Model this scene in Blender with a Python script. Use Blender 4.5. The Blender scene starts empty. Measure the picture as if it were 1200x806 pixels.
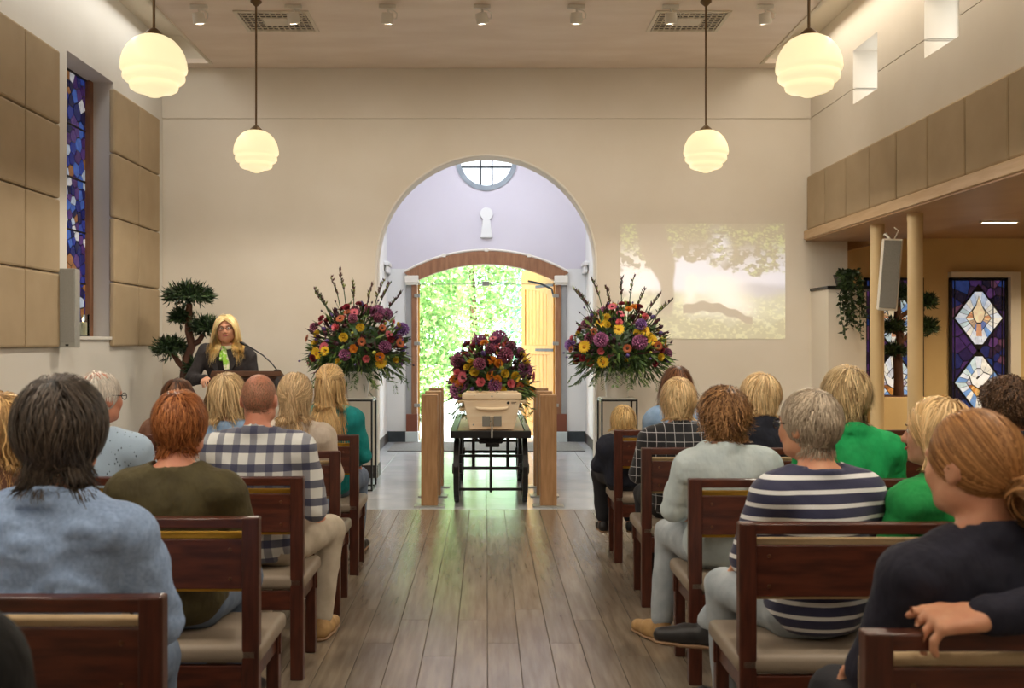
import bpy, bmesh, math, random
import numpy as np
from mathutils import Vector, Matrix, Euler

random.seed(7)
rng = np.random.default_rng(7)
S = bpy.context.scene
COL = S.collection
PI = math.pi
FPX, VX, VY, HC = 1130.0, 570.0, 400.0, 1.5      # focal length in pixels, vanishing point, eye height

def rgb(r, g, b, a=1.0):
    f = lambda c: (c / 255 / 12.92) if c / 255 <= .04045 else ((c / 255 + .055) / 1.055) ** 2.4
    return (f(r), f(g), f(b), a)

# ------------------------------------------------------------------ camera
cam = bpy.data.cameras.new('camera')
cam.sensor_width = 36
cam.lens = FPX / 1200 * 36
cam.shift_x = 30 / 1200
cam.shift_y = -3 / 1200
cam.clip_start = .05
cam.clip_end = 300
cam.dof.use_dof = True
cam.dof.focus_distance = 7.5
cam.dof.aperture_fstop = 4.5
camo = bpy.data.objects.new('camera', cam)
COL.objects.link(camo)
camo.location = (0, 0, HC)
camo.rotation_euler = (PI / 2, 0, 0)
S.camera = camo
# ------------------------------------------------------------------ world, sun, exposure
S.view_settings.view_transform = 'Standard'
S.view_settings.look = 'None'
S.view_settings.gamma = 1
S.view_settings.use_curve_mapping = False
S.view_settings.exposure = 0.75
W = bpy.data.worlds.new('world')
S.world = W
W.use_nodes = True
bg = W.node_tree.nodes['Background']
bg.inputs[0].default_value = (.86, .93, 1.0, 1)
bg.inputs[1].default_value = 5.0

def light(name, kind, loc, energy, color, rot=(0, 0, 0), size=.3, size_y=None, spot=None, blend=.6):
    l = bpy.data.lights.new(name, kind)
    l.energy = energy
    l.color = color[:3]
    if kind == 'AREA':
        l.size = size
        if size_y:
            l.shape = 'RECTANGLE'
            l.size_y = size_y
    elif kind == 'SPOT':
        l.spot_size = spot
        l.spot_blend = blend
        l.shadow_soft_size = size
    elif kind == 'SUN':
        l.angle = size
    else:
        l.shadow_soft_size = size
    o = bpy.data.objects.new(name, l)
    COL.objects.link(o)
    o.location = loc
    o.rotation_euler = rot
    return o

def aim(o, target):
    d = Vector(target) - o.location
    o.rotation_euler = d.to_track_quat('-Z', 'Y').to_euler()

WARM = (1.0, .895, .745)
sun = light('sun', 'SUN', (0, 0, 20), 10.0, (1, .95, .86), size=.02)
aim(sun, (0 + .45, 0 + .75, 20 - .8))
# strip lamps in the two ceiling troughs (warm), row of ceiling spots, added unseen spot row and lobby fill light
light('trough_lamp_right', 'AREA', (3.25, 3.8, 4.7), 42, WARM, size=.4, size_y=12.5)
light('trough_lamp_left', 'AREA', (-3.25, 3.8, 4.7), 30, (.97, .95, .9), size=.4, size_y=12.5)
light('lobby_fill', 'AREA', (0, 12.6, 4.75), 46, (.88, .90, 1.0), size=1.6, size_y=1.6)  # added bluish fill above the lobby, out of view, standing in for daylight
for i in range(7):
    o = light('spot_beam', 'SPOT', ((-337 + 110.6 * i) * 8.6 / FPX, 8.62, 4.34), 28, (1, .895, .745), size=.05, spot=2.1, blend=1)
    aim(o, (o.location.x * 1.02, 10.6, 2.0))
for i in range(4):  # added spots out of view, without fixtures, to light the audience
    o = light('spot_beam', 'SPOT', (-2.4 + 1.6 * i, 2.2, 4.34), 60, (1, .895, .745), size=.1, spot=1.9, blend=1)
    aim(o, (o.location.x, 4.2, 0))

# ------------------------------------------------------------------ helpers
def at(px, py, d):
    return Vector(((px - VX) * d / FPX, d, HC - (py - VY) * d / FPX))

def tag(o, label=None, cat=None, group=None, kind=None):
    if label: o['label'] = label
    if cat: o['category'] = cat
    if group: o['group'] = group
    if kind: o['kind'] = kind
    return o

def empty(name, loc=(0, 0, 0), rz=0, label=None, cat=None, group=None):
    o = bpy.data.objects.new(name, None)
    COL.objects.link(o)
    o.location = loc
    o.rotation_euler = (0, 0, rz)
    o.empty_display_size = .1
    return tag(o, label, cat, group)

def link(name, me, parent=None, loc=None, rot=None, scale=None):
    o = bpy.data.objects.new(name, me)
    COL.objects.link(o)
    if parent: o.parent = parent
    if loc is not None: o.location = loc
    if rot is not None: o.rotation_euler = rot
    if scale is not None: o.scale = scale if hasattr(scale, '__len__') else (scale,) * 3
    return o

class MB:
    """collects shapes of ONE mesh"""
    def __init__(s):
        s.v, s.f, s.m, s.mi = [], [], [], 0
    def add(s, vs, fs):
        n = len(s.v)
        s.v += [tuple(v) for v in vs]
        s.f += [tuple(i + n for i in f) for f in fs]
        s.m += [s.mi] * len(fs)
        return s
    def box(s, x0, x1, y0, y1, z0, z1):
        vs = [(x, y, z) for z in (z0, z1) for y in (y0, y1) for x in (x0, x1)]
        return s.add(vs, [(0, 2, 3, 1), (4, 5, 7, 6), (0, 1, 5, 4), (1, 3, 7, 5), (3, 2, 6, 7), (2, 0, 4, 6)])
    def hexa(s, a, b):
        """two quads (lists of 4 points, same winding) joined into a solid"""
        vs = list(a) + list(b)
        return s.add(vs, [(3, 2, 1, 0), (4, 5, 6, 7)] + [(i, (i + 1) % 4, 4 + (i + 1) % 4, 4 + i) for i in range(4)])
    def prism(s, poly, t0, t1, plane='xz'):
        """poly in the plane, extruded along the third axis"""
        def mk(p, t):
            return {'xz': (p[0], t, p[1]), 'xy': (p[0], p[1], t), 'yz': (t, p[0], p[1])}[plane]
        n = len(poly)
        vs = [mk(p, t0) for p in poly] + [mk(p, t1) for p in poly]
        return s.add(vs, [tuple(range(n)), tuple(range(2 * n - 1, n - 1, -1))] + [(i, n + i, n + (i + 1) % n, (i + 1) % n) for i in range(n)])
    def tube(s, pts, r, n=8, cap=True, flat=1.0):
        pts = [Vector(p) for p in pts]
        rs = r if hasattr(r, '__len__') else [r] * len(pts)
        vs = []
        u = None
        for i, p in enumerate(pts):
            t = (pts[min(i + 1, len(pts) - 1)] - pts[max(i - 1, 0)]).normalized()
            if u is None:
                u = t.orthogonal().normalized()
            else:
                u = (u - t * u.dot(t))
                u = u.normalized() if u.length > 1e-6 else t.orthogonal().normalized()
            w = t.cross(u)
            for k in range(n):
                a = 2 * PI * k / n
                vs.append(p + (u * math.cos(a) + w * math.sin(a) * flat) * rs[i])
        fs = []
        for i in range(len(pts) - 1):
            for k in range(n):
                fs.append((i * n + k, i * n + (k + 1) % n, (i + 1) * n + (k + 1) % n, (i + 1) * n + k))
        if cap:
            fs.append(tuple(range(n - 1, -1, -1)))
            fs.append(tuple((len(pts) - 1) * n + k for k in range(n)))
        return s.add(vs, fs)
    def lathe(s, prof, c=(0, 0, 0), n=32, axis='z'):
        vs, fs = [], []
        for r, z in prof:
            for k in range(n):
                a = 2 * PI * k / n
                x, y = r * math.cos(a), r * math.sin(a)
                p = {'z': (x, y, z), 'y': (x, z, y), 'x': (z, x, y)}[axis]
                vs.append((c[0] + p[0], c[1] + p[1], c[2] + p[2]))
        for i in range(len(prof) - 1):
            for k in range(n):
                fs.append((i * n + k, i * n + (k + 1) % n, (i + 1) * n + (k + 1) % n, (i + 1) * n + k))
        if prof[0][0] > 1e-5: fs.append(tuple(range(n - 1, -1, -1)))
        if prof[-1][0] > 1e-5: fs.append(tuple((len(prof) - 1) * n + k for k in range(n)))
        return s.add(vs, fs)
    def mesh(s, name, mats, smooth=False, bevel=0, seg=2):
        me = bpy.data.meshes.new(name)
        me.from_pydata(s.v, [], s.f)
        for m in (mats if isinstance(mats, (list, tuple)) else [mats]):
            me.materials.append(m)
        if any(s.m):
            me.polygons.foreach_set('material_index', s.m)
        bm = bmesh.new()
        bm.from_mesh(me)
        bmesh.ops.remove_doubles(bm, verts=bm.verts, dist=1e-6)
        bmesh.ops.recalc_face_normals(bm, faces=bm.faces)
        if bevel:
            es = [e for e in bm.edges if len(e.link_faces) == 2 and e.calc_face_angle(0) > .6]
            bmesh.ops.bevel(bm, geom=es, offset=bevel, segments=seg, profile=.5, affect='EDGES', clamp_overlap=True)
        if smooth:
            for f in bm.faces: f.smooth = True
        bm.to_mesh(me)
        bm.free()
        if smooth and smooth != 'all':
            me.set_sharp_from_angle(angle=.8)
        return me
    def build(s, name, mats, parent=None, loc=None, smooth=False, bevel=0, rot=None, seg=2):
        return link(name, s.mesh(name, mats, smooth, bevel, seg), parent, loc, rot)

def np_mesh(name, V, Q, mats, smooth=True, col=None, tris=False):
    me = bpy.data.meshes.new(name)
    V = np.asarray(V, np.float32)
    Q = np.asarray(Q, np.int32)
    k = Q.shape[1]
    me.vertices.add(len(V))
    me.vertices.foreach_set('co', V.ravel())
    me.loops.add(Q.size)
    me.loops.foreach_set('vertex_index', Q.ravel())
    me.polygons.add(len(Q))
    me.polygons.foreach_set('loop_start', np.arange(0, Q.size, k, dtype=np.int32))
    me.polygons.foreach_set('loop_total', np.full(len(Q), k, np.int32))
    if smooth: me.polygons.foreach_set('use_smooth', np.ones(len(Q), bool))
    for m in (mats if isinstance(mats, (list, tuple)) else [mats]):
        me.materials.append(m)
    if col is not None:
        a = me.color_attributes.new('Col', 'FLOAT_COLOR', 'POINT')
        c = np.ones((len(V), 4), np.float32)
        c[:, :3] = col
        a.data.foreach_set('color', c.ravel())
    me.update()
    me.validate()
    return me

# ------------------------------------------------------------------ materials
MATS = {}
def mat(name, col, rough=.6, col2=None, ns=4.0, stretch=(1, 1, 1), bump=0, bs=60, metal=0, emit=0, bdist=.01, spec=.5, detail=4,
        coat=0, rnd=0, attr=None, sheen=0, alpha=None, sss=0, bstretch=None, aemit=0, lo=.35, hi=.65):
    m = bpy.data.materials.new(name)
    m.use_nodes = True
    nt = m.node_tree
    b = nt.nodes['Principled BSDF']
    N = nt.nodes.new
    L = nt.links.new
    b.inputs['Roughness'].default_value = rough
    b.inputs['Metallic'].default_value = metal
    b.inputs['Specular IOR Level'].default_value = spec
    b.inputs['Base Color'].default_value = col
    if coat:
        b.inputs['Coat Weight'].default_value = coat
        b.inputs['Coat Roughness'].default_value = .15
    if sheen:
        b.inputs['Sheen Weight'].default_value = sheen
    if sss:
        b.inputs['Subsurface Weight'].default_value = sss
        b.inputs['Subsurface Radius'].default_value = (.012, .005, .003)
        b.inputs['Subsurface Scale'].default_value = 1.0
    tc = N('ShaderNodeTexCoord')
    src = None
    if col2 is not None:
        mp = N('ShaderNodeMapping')
        mp.inputs['Scale'].default_value = stretch
        L(tc.outputs['Object'], mp.inputs[0])
        nz = N('ShaderNodeTexNoise')
        nz.inputs['Scale'].default_value = ns
        nz.inputs['Detail'].default_value = detail
        if rnd:
            oi = N('ShaderNodeObjectInfo')
            nz.noise_dimensions = '4D'
            mul = N('ShaderNodeMath'); mul.operation = 'MULTIPLY'; mul.inputs[1].default_value = 37
            L(oi.outputs['Random'], mul.inputs[0])
            L(mul.outputs[0], nz.inputs['W'])
        L(mp.outputs[0], nz.inputs['Vector'])
        rp = N('ShaderNodeValToRGB')
        rp.color_ramp.elements[0].position = lo
        rp.color_ramp.elements[1].position = hi
        rp.color_ramp.elements[0].color = col
        rp.color_ramp.elements[1].color = col2
        L(nz.outputs['Fac'], rp.inputs[0])
        src = rp.outputs[0]
    if attr:
        at_ = N('ShaderNodeVertexColor')
        at_.layer_name = attr
        src = at_.outputs[0]
    if rnd:
        oi = N('ShaderNodeObjectInfo')
        hv = N('ShaderNodeHueSaturation')
        mr = N('ShaderNodeMapRange')
        mr.inputs[3].default_value = 1 - rnd
        mr.inputs[4].default_value = 1 + rnd
        L(oi.outputs['Random'], mr.inputs[0])
        L(mr.outputs[0], hv.inputs['Value'])
        if src: L(src, hv.inputs['Color'])
        else: hv.inputs['Color'].default_value = col
        src = hv.outputs[0]
    if src: L(src, b.inputs['Base Color'])
    if emit:
        b.inputs['Emission Strength'].default_value = emit
        b.inputs['Emission Color'].default_value = col
        if src: L(src, b.inputs['Emission Color'])
    if bump:
        bn = N('ShaderNodeTexNoise')
        bn.inputs['Scale'].default_value = bs
        bn.inputs['Detail'].default_value = 3
        mp2 = N('ShaderNodeMapping')
        mp2.inputs['Scale'].default_value = bstretch or stretch
        L(tc.outputs['Object'], mp2.inputs[0])
        L(mp2.outputs[0], bn.inputs['Vector'])
        bp = N('ShaderNodeBump')
        bp.inputs['Strength'].default_value = bump
        bp.inputs['Distance'].default_value = bdist
        L(bn.outputs['Fac'], bp.inputs['Height'])
        L(bp.outputs[0], b.inputs['Normal'])
    if alpha is not None:
        b.inputs['Alpha'].default_value = alpha
    MATS[name] = m
    return m

def band_mat(name, base, bands, rough=.8, bump=.15):
    """cloth printed with straight bands: bands = (axis, period, width, colour, strength, offset)"""
    m = mat(name, base, rough, bump=bump, bs=220, sheen=.2)
    nt = m.node_tree
    N, L = nt.nodes.new, nt.links.new
    tc = N('ShaderNodeTexCoord')
    sp = N('ShaderNodeSeparateXYZ')
    L(tc.outputs['Object'], sp.inputs[0])
    cur = None
    for ax, per, w, c, st, off in bands:
        a = N('ShaderNodeMath'); a.operation = 'MULTIPLY_ADD'
        a.inputs[1].default_value = 1 / per
        a.inputs[2].default_value = off + 20
        L(sp.outputs[ax], a.inputs[0])
        f = N('ShaderNodeMath'); f.operation = 'FRACT'
        L(a.outputs[0], f.inputs[0])
        g = N('ShaderNodeMath'); g.operation = 'LESS_THAN'; g.inputs[1].default_value = w
        L(f.outputs[0], g.inputs[0])
        k = N('ShaderNodeMath'); k.operation = 'MULTIPLY'; k.inputs[1].default_value = st
        L(g.outputs[0], k.inputs[0])
        mx = N('ShaderNodeMix'); mx.data_type = 'RGBA'
        L(k.outputs[0], mx.inputs[0])
        if cur is None: mx.inputs[6].default_value = base
        else: L(cur, mx.inputs[6])
        mx.inputs[7].default_value = c
        cur = mx.outputs[2]
    L(cur, nt.nodes['Principled BSDF'].inputs['Base Color'])
    return m

def speck_mat(name, base, dark, scale=26, thr=.12):
    m = mat(name, base, .8, bump=.15, bs=220, sheen=.2)
    nt = m.node_tree
    N, L = nt.nodes.new, nt.links.new
    tc = N('ShaderNodeTexCoord')
    mp = N('ShaderNodeMapping'); mp.inputs['Scale'].default_value = (1.5, 1, .7); mp.inputs['Rotation'].default_value = (0, .5, 0)
    L(tc.outputs['Object'], mp.inputs[0])
    vo = N('ShaderNodeTexVoronoi'); vo.inputs['Scale'].default_value = scale
    L(mp.outputs[0], vo.inputs['Vector'])
    lt = N('ShaderNodeMath'); lt.operation = 'LESS_THAN'; lt.inputs[1].default_value = thr
    L(vo.outputs['Distance'], lt.inputs[0])
    mx = N('ShaderNodeMix'); mx.data_type = 'RGBA'
    mx.inputs[6].default_value = base
    mx.inputs[7].default_value = dark
    L(lt.outputs[0], mx.inputs[0])
    L(mx.outputs[2], nt.nodes['Principled BSDF'].inputs['Base Color'])
    return m

M_WALL = mat('cream_plaster', rgb(228, 220, 207), .85, rgb(222, 213, 198), ns=1.2, bump=.06, bs=90)
M_WALLW = mat('white_plaster', rgb(232, 229, 222), .85, rgb(226, 222, 214), ns=1.2, bump=.06, bs=90)
M_CEIL = mat('ceiling_board', rgb(244, 230, 216), .9, rgb(236, 220, 204), ns=1.5, stretch=(1, 3, 1), bump=.12, bs=130)
M_TROUGH = mat('trough_paint', rgb(226, 216, 198), .8, bump=.05)
M_LAV = mat('lavender_plaster', rgb(208, 203, 212), .85, rgb(203, 198, 207), ns=1, bump=.04)
M_LOBBY = mat('lobby_plaster', rgb(226, 226, 224), .8, rgb(220, 220, 218), ns=1, bump=.04)
M_PANEL = mat('acoustic_fabric', rgb(182, 162, 132), .95, rgb(174, 154, 124), ns=3, bump=.12, bs=400, rnd=.02)
M_TRIM = mat('balcony_trim_wood', rgb(205, 176, 140), .45, rgb(192, 160, 122), ns=5, stretch=(6, .6, 6))
M_SOFFIT = mat('soffit_brown', rgb(178, 142, 104), .5, rgb(164, 128, 90), ns=1.5, coat=.08)
M_COLUMN = mat('column_cream', rgb(222, 196, 150), .5, rgb(214, 187, 140), ns=2)
M_ANNEX = mat('annex_plaster', rgb(222, 198, 150), .85, rgb(214, 188, 140), ns=1.5, bump=.05)
M_PLANK = mat('floor_oak', rgb(142, 129, 112), .17, rgb(118, 105, 90), ns=3.5, stretch=(9, .8, 9), bump=.10, bs=40, bstretch=(9, .6, 9), rnd=.10, detail=8, spec=1.0)
M_STONE = mat('floor_slate', rgb(186, 189, 192), .16, rgb(172, 176, 180), ns=2.5, bump=.015, bs=18, rnd=.03, spec=.8)
M_GAP = mat('floor_joint', rgb(96, 84, 70), .7, rgb(86, 74, 62), ns=8)
M_BENCH = mat('bench_mahogany', rgb(88, 42, 26), .38, rgb(60, 26, 16), ns=6, stretch=(1.2, 8, 8), bump=.05, bs=50, bstretch=(1, 9, 9), coat=.15)
M_BENCHP = mat('bench_mahogany_upright', rgb(84, 41, 27), .38, rgb(58, 26, 17), ns=6, stretch=(8, 8, 1), bump=.05, bs=50, bstretch=(9, 9, 1), coat=.15)
M_SEAT = mat('seat_vinyl', rgb(146, 132, 116), .5, rgb(134, 120, 104), ns=3, bump=.08, bs=160)
M_PADC = mat('pad_cream', rgb(226, 196, 152), .7, rgb(216, 184, 138), ns=4, bump=.1, bs=200)
M_PADY = mat('pad_yellow', rgb(226, 176, 60), .7, rgb(214, 162, 48), ns=4, bump=.1, bs=200)
M_BOLT = mat('bolt_brass', rgb(110, 74, 52), .4, metal=.6)
M_WHITE = mat('white_enamel', rgb(228, 222, 210), .45)
M_BLACK = mat('black_metal', rgb(22, 22, 24), .4, rgb(14, 14, 16), ns=5)
M_STEEL = mat('brushed_steel', rgb(165, 165, 160), .35, metal=.8)
M_BRASS = mat('rod_bronze', rgb(120, 98, 70), .4, metal=.7)
M_GLOBE = mat('opal_glass', (1.0, .86, .52, 1), .3, emit=.50)
M_OAKPOST = mat('bollard_oak', rgb(182, 142, 102), .45, rgb(158, 118, 80), ns=5, stretch=(8, 8, .8), bump=.05)
M_OAKTOP = mat('bollard_oak_end', rgb(206, 168, 126), .5, rgb(190, 150, 108), ns=8)
M_DOORWOOD = mat('pine_door', rgb(232, 178, 84), .45, rgb(214, 156, 64), ns=4, stretch=(9, 9, .7), bump=.05)
M_FRAMEWOOD = mat('door_frame_wood', rgb(156, 110, 78), .5, rgb(130, 88, 60), ns=4, stretch=(5, 5, .8))
M_TILEBASE = mat('slate_skirting', rgb(62, 70, 74), .4, rgb(50, 56, 60), ns=8)
M_SKIRT = mat('dark_skirting', rgb(56, 46, 42), .5, rgb(46, 38, 34), ns=6)
M_MAT = mat('coir_mat', rgb(118, 116, 112), .95, rgb(100, 98, 95), ns=60, bump=.3, bs=200)
M_COFFIN = mat('pale_poplar', rgb(244, 226, 198), .5, rgb(236, 212, 178), ns=3, stretch=(1, 1, 7), bump=.04)
M_ROPE = mat('pale_rope', rgb(226, 206, 170), .85, rgb(206, 184, 144), ns=60)
M_GREYBOX = mat('speaker_grey', rgb(168, 168, 162), .6, rgb(160, 160, 154), ns=30)
M_GRILLE = mat('speaker_grille', rgb(150, 148, 142), .7, rgb(120, 118, 112), ns=220)
M_LEAD = mat('lead_came', rgb(24, 22, 26), .5, rgb(16, 15, 18), ns=9)
M_LEAF = mat('leaf_green', rgb(52, 84, 40), .5, rgb(34, 60, 28), ns=5)
M_LEAFL = mat('leaf_light_green', rgb(108, 134, 56), .5, rgb(84, 112, 42), ns=5)
M_PINE = mat('bonsai_needles', rgb(34, 52, 30), .6, rgb(22, 36, 20), ns=6)
M_BARK = mat('bonsai_bark', rgb(96, 62, 44), .85, rgb(70, 42, 30), ns=14, stretch=(1, 1, .3), bump=.4, bs=30)
M_VASE = mat('white_vase', rgb(232, 228, 220), .35)
M_LECT = mat('lectern_walnut', rgb(112, 76, 54), .4, rgb(88, 56, 38), ns=4, stretch=(1, 8, 8), coat=.1)
M_LECTD = mat('lectern_walnut_dark', rgb(76, 48, 36), .45, rgb(60, 36, 27), ns=4, stretch=(1, 8, 8))
M_WAX = mat('candle_wax', rgb(238, 226, 200), .5)
M_FLAME = mat('candle_flame', (1, .7, .3, 1), .5, emit=4)

def glass_mat(name, tint=(1, 1, 1, 1), refl=.08):
    m = bpy.data.materials.new(name)
    m.use_nodes = True
    nt = m.node_tree
    nt.nodes.remove(nt.nodes['Principled BSDF'])
    t = nt.nodes.new('ShaderNodeBsdfTransparent'); t.inputs[0].default_value = tint
    g = nt.nodes.new('ShaderNodeBsdfGlossy'); g.inputs['Roughness'].default_value = .03
    fr = nt.nodes.new('ShaderNodeFresnel'); fr.inputs[0].default_value = 1.45
    mx = nt.nodes.new('ShaderNodeMixShader')
    nt.links.new(fr.outputs[0], mx.inputs[0])
    nt.links.new(t.outputs[0], mx.inputs[1])
    nt.links.new(g.outputs[0], mx.inputs[2])
    nt.links.new(mx.outputs[0], nt.nodes['Material Output'].inputs[0])
    return m
M_GLASS = glass_mat('clear_glass', (.93, .97, .95, 1))
M_PANEW = mat('daylit_pane', (.90, .96, 1.0, 1), .3, emit=1.2)

# ------------------------------------------------------------------ room shell
YB, YT = 10.6, 10.9          # chapel end wall
XL, XR = -3.56, 3.56
ZC = 4.5
RY = -4.0
def struct(mb, name, m, parent=None, **k):
    o = mb.build(name, m, parent, **k)
    if not parent: o['kind'] = 'structure'
    return o

# end wall with the round arch
AR, AZ = 1.205, 2.34
arc = [(AR * math.cos(a), AZ + AR * math.sin(a)) for a in np.linspace(PI, 0, 33)]
mb = MB()
mb.prism([(XL - .4, 0), (-AR, 0)] + arc + [(AR, 0), (3.97, 0), (3.97, 3.95), (XL - .4, 3.95)], YB, YT)
wall_back = struct(mb, 'wall_back', M_WALL)
MB().box(XL - .4, 3.97, YB - .012, YT, 3.95, 5.0).build('upper_band', M_WALL, wall_back)
# plaster bead round the arch edge
pts = [Vector((-AR, YB - .002, 0))] + [Vector((x, YB - .002, z)) for x, z in arc] + [Vector((AR, YB - .002, 0))]
MB().tube(pts, .016, 6).build('arch_bead', M_WALLW, wall_back, smooth=True)

# left wall with the tall window recess
WY0, WY1, WZ0, WZ1 = 8.18, 9.2, 1.54, 3.97
mb = MB()
mb.box(XL - .4, XL, RY, WY0, 0, 5).box(XL - .4, XL, WY1, YB, 0, 5).box(XL - .4, XL, WY0, WY1, 0, WZ0).box(XL - .4, XL, WY0, WY1, WZ1, 5)
wall_left = struct(mb, 'wall_left', M_WALLW)
mb = MB().box(XL - .28, XL + .03, WY0 - .0, WY1 + .03, WZ0 - .025, WZ0 + .005)
mb.build('window_sill', M_WALLW, wall_left, bevel=.004)
# right wall above the balcony front: windows, painted joint
wins = [9.07, 7.55, 6.03, 4.51, 2.99, 1.47]
mb = MB()
XO = XR + .42
mb.box(XR, XO, RY, YB, 2.72, 3.80).box(XR, XO, RY, YB, 4.32, 5.0)
prev = YB
for w in wins + [RY]:
    a = w + .29 if w != RY else RY
    mb.box(XR, XO, a, prev, 3.80, 3.946).box(XR, XO, a, prev, 3.954, 4.32).box(XR + .02, XO, a, prev, 3.94, 3.96)
    prev = w - .29
wall_right = struct(mb, 'wall_right', M_WALL)
for i, w in enumerate(wins[:3]):
    f = MB().box(XR + .30, XR + .34, w - .29, w + .29, 3.80, 4.32)
    o = f.build('window_%d' % (i + 2), M_PANEW); o['kind'] = 'structure'
    fr = MB()
    fr.box(XR + .285, XR + .30, w - .29, w - .265, 3.80, 4.32).box(XR + .285, XR + .30, w + .265, w + .29, 3.80, 4.32)
    fr.box(XR + .285, XR + .30, w - .265, w + .265, 3.80, 3.82).box(XR + .285, XR + .30, w - .265, w + .265, 4.30, 4.32)
    fr.build('window_frame', M_WHITE, o)
for w in wins[3:]:
    o = MB().box(XR + .30, XR + .34, w - .29, w + .29, 3.80, 4.32).build('window_%d' % (wins.index(w) + 2), M_PANEW); o['kind'] = 'structure'
# ceiling with the two troughs
mb = MB()
mb.box(-2.95, 2.95, RY, YB, ZC, ZC + .05).box(-XR - .3, -2.95, 10.4, YB, ZC, ZC + .05).box(2.95, XR + .3, 10.4, YB, ZC, ZC + .05)
ceiling = struct(mb, 'ceiling', M_CEIL)
mb = MB()
for s in (-1, 1):
    a, b = sorted((s * 2.90, s * 2.95))
    mb.box(a, b, RY, 10.4, ZC + .02, 4.85)
    a, b = sorted((s * 2.9, s * 3.9))
    mb.box(a, b, 10.4, 10.45, ZC + .05, 4.85).box(a, b, RY, 10.45, 4.80, 4.9)
mb.box(-4, 4, RY, 11, 4.92, 5.02)
mb.build('ceiling_trough', M_TROUGH, ceiling)
for s, n in ((-1, 'trim_1'), (1, 'trim_2')):
    a, b = sorted((s * 2.95, s * 2.985))
    o = MB().box(a, b, RY, 10.4, ZC - .012, ZC + .03).build(n, M_TROUGH, bevel=.003); o['kind'] = 'structure'
o = MB().box(XL - .4, 9, RY - .3, RY, 0, 5).build('wall_rear', M_WALL); o['kind'] = 'structure'

# acoustic panels on the left wall, framed by bevelled edges
def acoustic(parent, x0, x1, y0, y1, z0, z1):
    MB().box(x0, x1, y0 + .004, y1 - .004, z0 + .004, z1 - .004).build('acoustic_panel', M_PANEL, parent, bevel=.018, seg=2)
for cols in ((5.50, 6.11, 6.72, 7.34, 7.94), (9.09, 9.74, 10.36)):
    for a, b in zip(cols[:-1], cols[1:]):
        for r in range(4):
            acoustic(wall_left, XL - .002, XL + .055, a, b, 1.45 + .61 * r, 1.45 + .61 * (r + 1))
# balcony front: trim, panels, soffit beam
pb = [10.57, 10.02, 9.43, 8.85, 8.27, 7.68, 7.08, 6.49, 5.9, 5.3, 4.7, 4.1, 3.5, 2.9, 2.3, 1.7]
for a, b in zip(pb[1:], pb[:-1]):
    acoustic(wall_right, XR - .05, XR + .002, a, b, 2.715, 3.31)
mb = MB().box(XR - .06, XR + .9, RY, YB, 2.60, 2.64).box(XR - .085, XR - .03, RY, YB, 2.635, 2.71)
soffit = MB().box(XR - .05, 4.48, RY, 10.6, 2.60, 2.70).build('balcony_soffit', M_SOFFIT, wall_right)
MB().box(XR - .075, XR - .03, RY, YB - .005, 2.615, 2.712).build('balcony_trim', M_TRIM, wall_right, bevel=.008)
# annex under the balcony
mb = MB().box(3.9, 9, 12.0, 12.3, 0, 3).box(8.7, 9, RY, 12, 0, 3)
mb.box(3.95, 3.97, YT, 12.0, 0, 3)
annex = struct(mb, 'wall_annex', M_ANNEX)
o = MB().box(4.48, 9, RY, 12.2, 2.78, 2.9).box(4.44, 4.48, RY, 12.0, 2.62, 2.9).box(3.95, 4.48, 10.6, 12.2, 2.78, 2.9).build('ceiling_annex', M_SOFFIT); o['kind'] = 'structure'
light('annex_downlight', 'SPOT', (5.35, 9.6, 2.74), 130, (1, .76, .46), size=.05, spot=2.4, blend=1)
light('annex_downlight', 'SPOT', (5.0, 7.0, 2.74), 110, (1, .76, .46), size=.05, spot=2.4, blend=1)
light('annex_downlight', 'SPOT', (6.6, 10.6, 2.74), 90, (1, .76, .46), size=.05, spot=2.4, blend=1)
# stub wall with dark coping
stub = MB().box(3.575, 3.97, 10.08, YB, 0, 2.05).build('wall_stub', M_WALL); stub['kind'] = 'structure'
MB().box(3.555, 4.25, 10.05, YB + .0, 2.05, 2.08).build('coping', M_BLACK, stub, bevel=.004)
# skirting
for n, b in (('baseboard_left', (XL, XL + .015, RY, YB, 0, .10)), ('baseboard_back', (XL, -AR - .0, YB - .015, YB, 0, .14)),
             ('baseboard_right', (AR, 3.57, YB - .015, YB, 0, .14)), ('baseboard_arch', (-AR - .002, -AR + .012, YB - .016, YT, 0, .14)),
             ('baseboard_jamb', (AR - .012, AR + .002, YB - .016, YT, 0, .14))):
    o = MB().box(*b).build(n, M_SKIRT, bevel=.003); o['kind'] = 'structure'

# ------------------------------------------------------------------ floor: oak planks, stone slabs
floor = struct(MB().box(-4, 9, RY, 14.9, -.2, -.012), 'floor', M_GAP)
pm = {}
PW = .155
def plank(x, y0, y1):
    ln = round(y1 - y0, 2)
    if ln not in pm:
        pm[ln] = MB().box(-PW / 2 + .0012, PW / 2 - .0012, 0, ln - .002, -.02, 0).mesh('plank', M_PLANK, bevel=.0016, seg=1)
    link('plank', pm[ln], floor, (x, y0, 0))
x = -3.56 + PW / 2
i = 0
while x < 3.6:
    y = 3.4 - [0, .8, .4, 1.2, .6, 1.0][i % 6]
    while y < 8.6:
        ln = [2.4, 2.0, 2.2][(i * 7 + int(y * 3)) % 3]
        e = min(y + ln, 8.62)
        if 8.62 - e < .5: e = 8.62
        plank(x, round(y, 2), round(e, 2))
        y = e
    x += PW
    i += 1
o = MB().box(-3.56, 3.64, RY, 2.2, -.02, -.001).build('plank_field', M_PLANK, floor); o['kind'] = 'stuff'
o = MB().box(3.64, 8.8, RY, 8.62, -.02, -.001).box(3.64, 8.8, 8.62, 12, -.02, -.001).build('annex_floor_field', M_PLANK, floor); o['kind'] = 'stuff'
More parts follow.
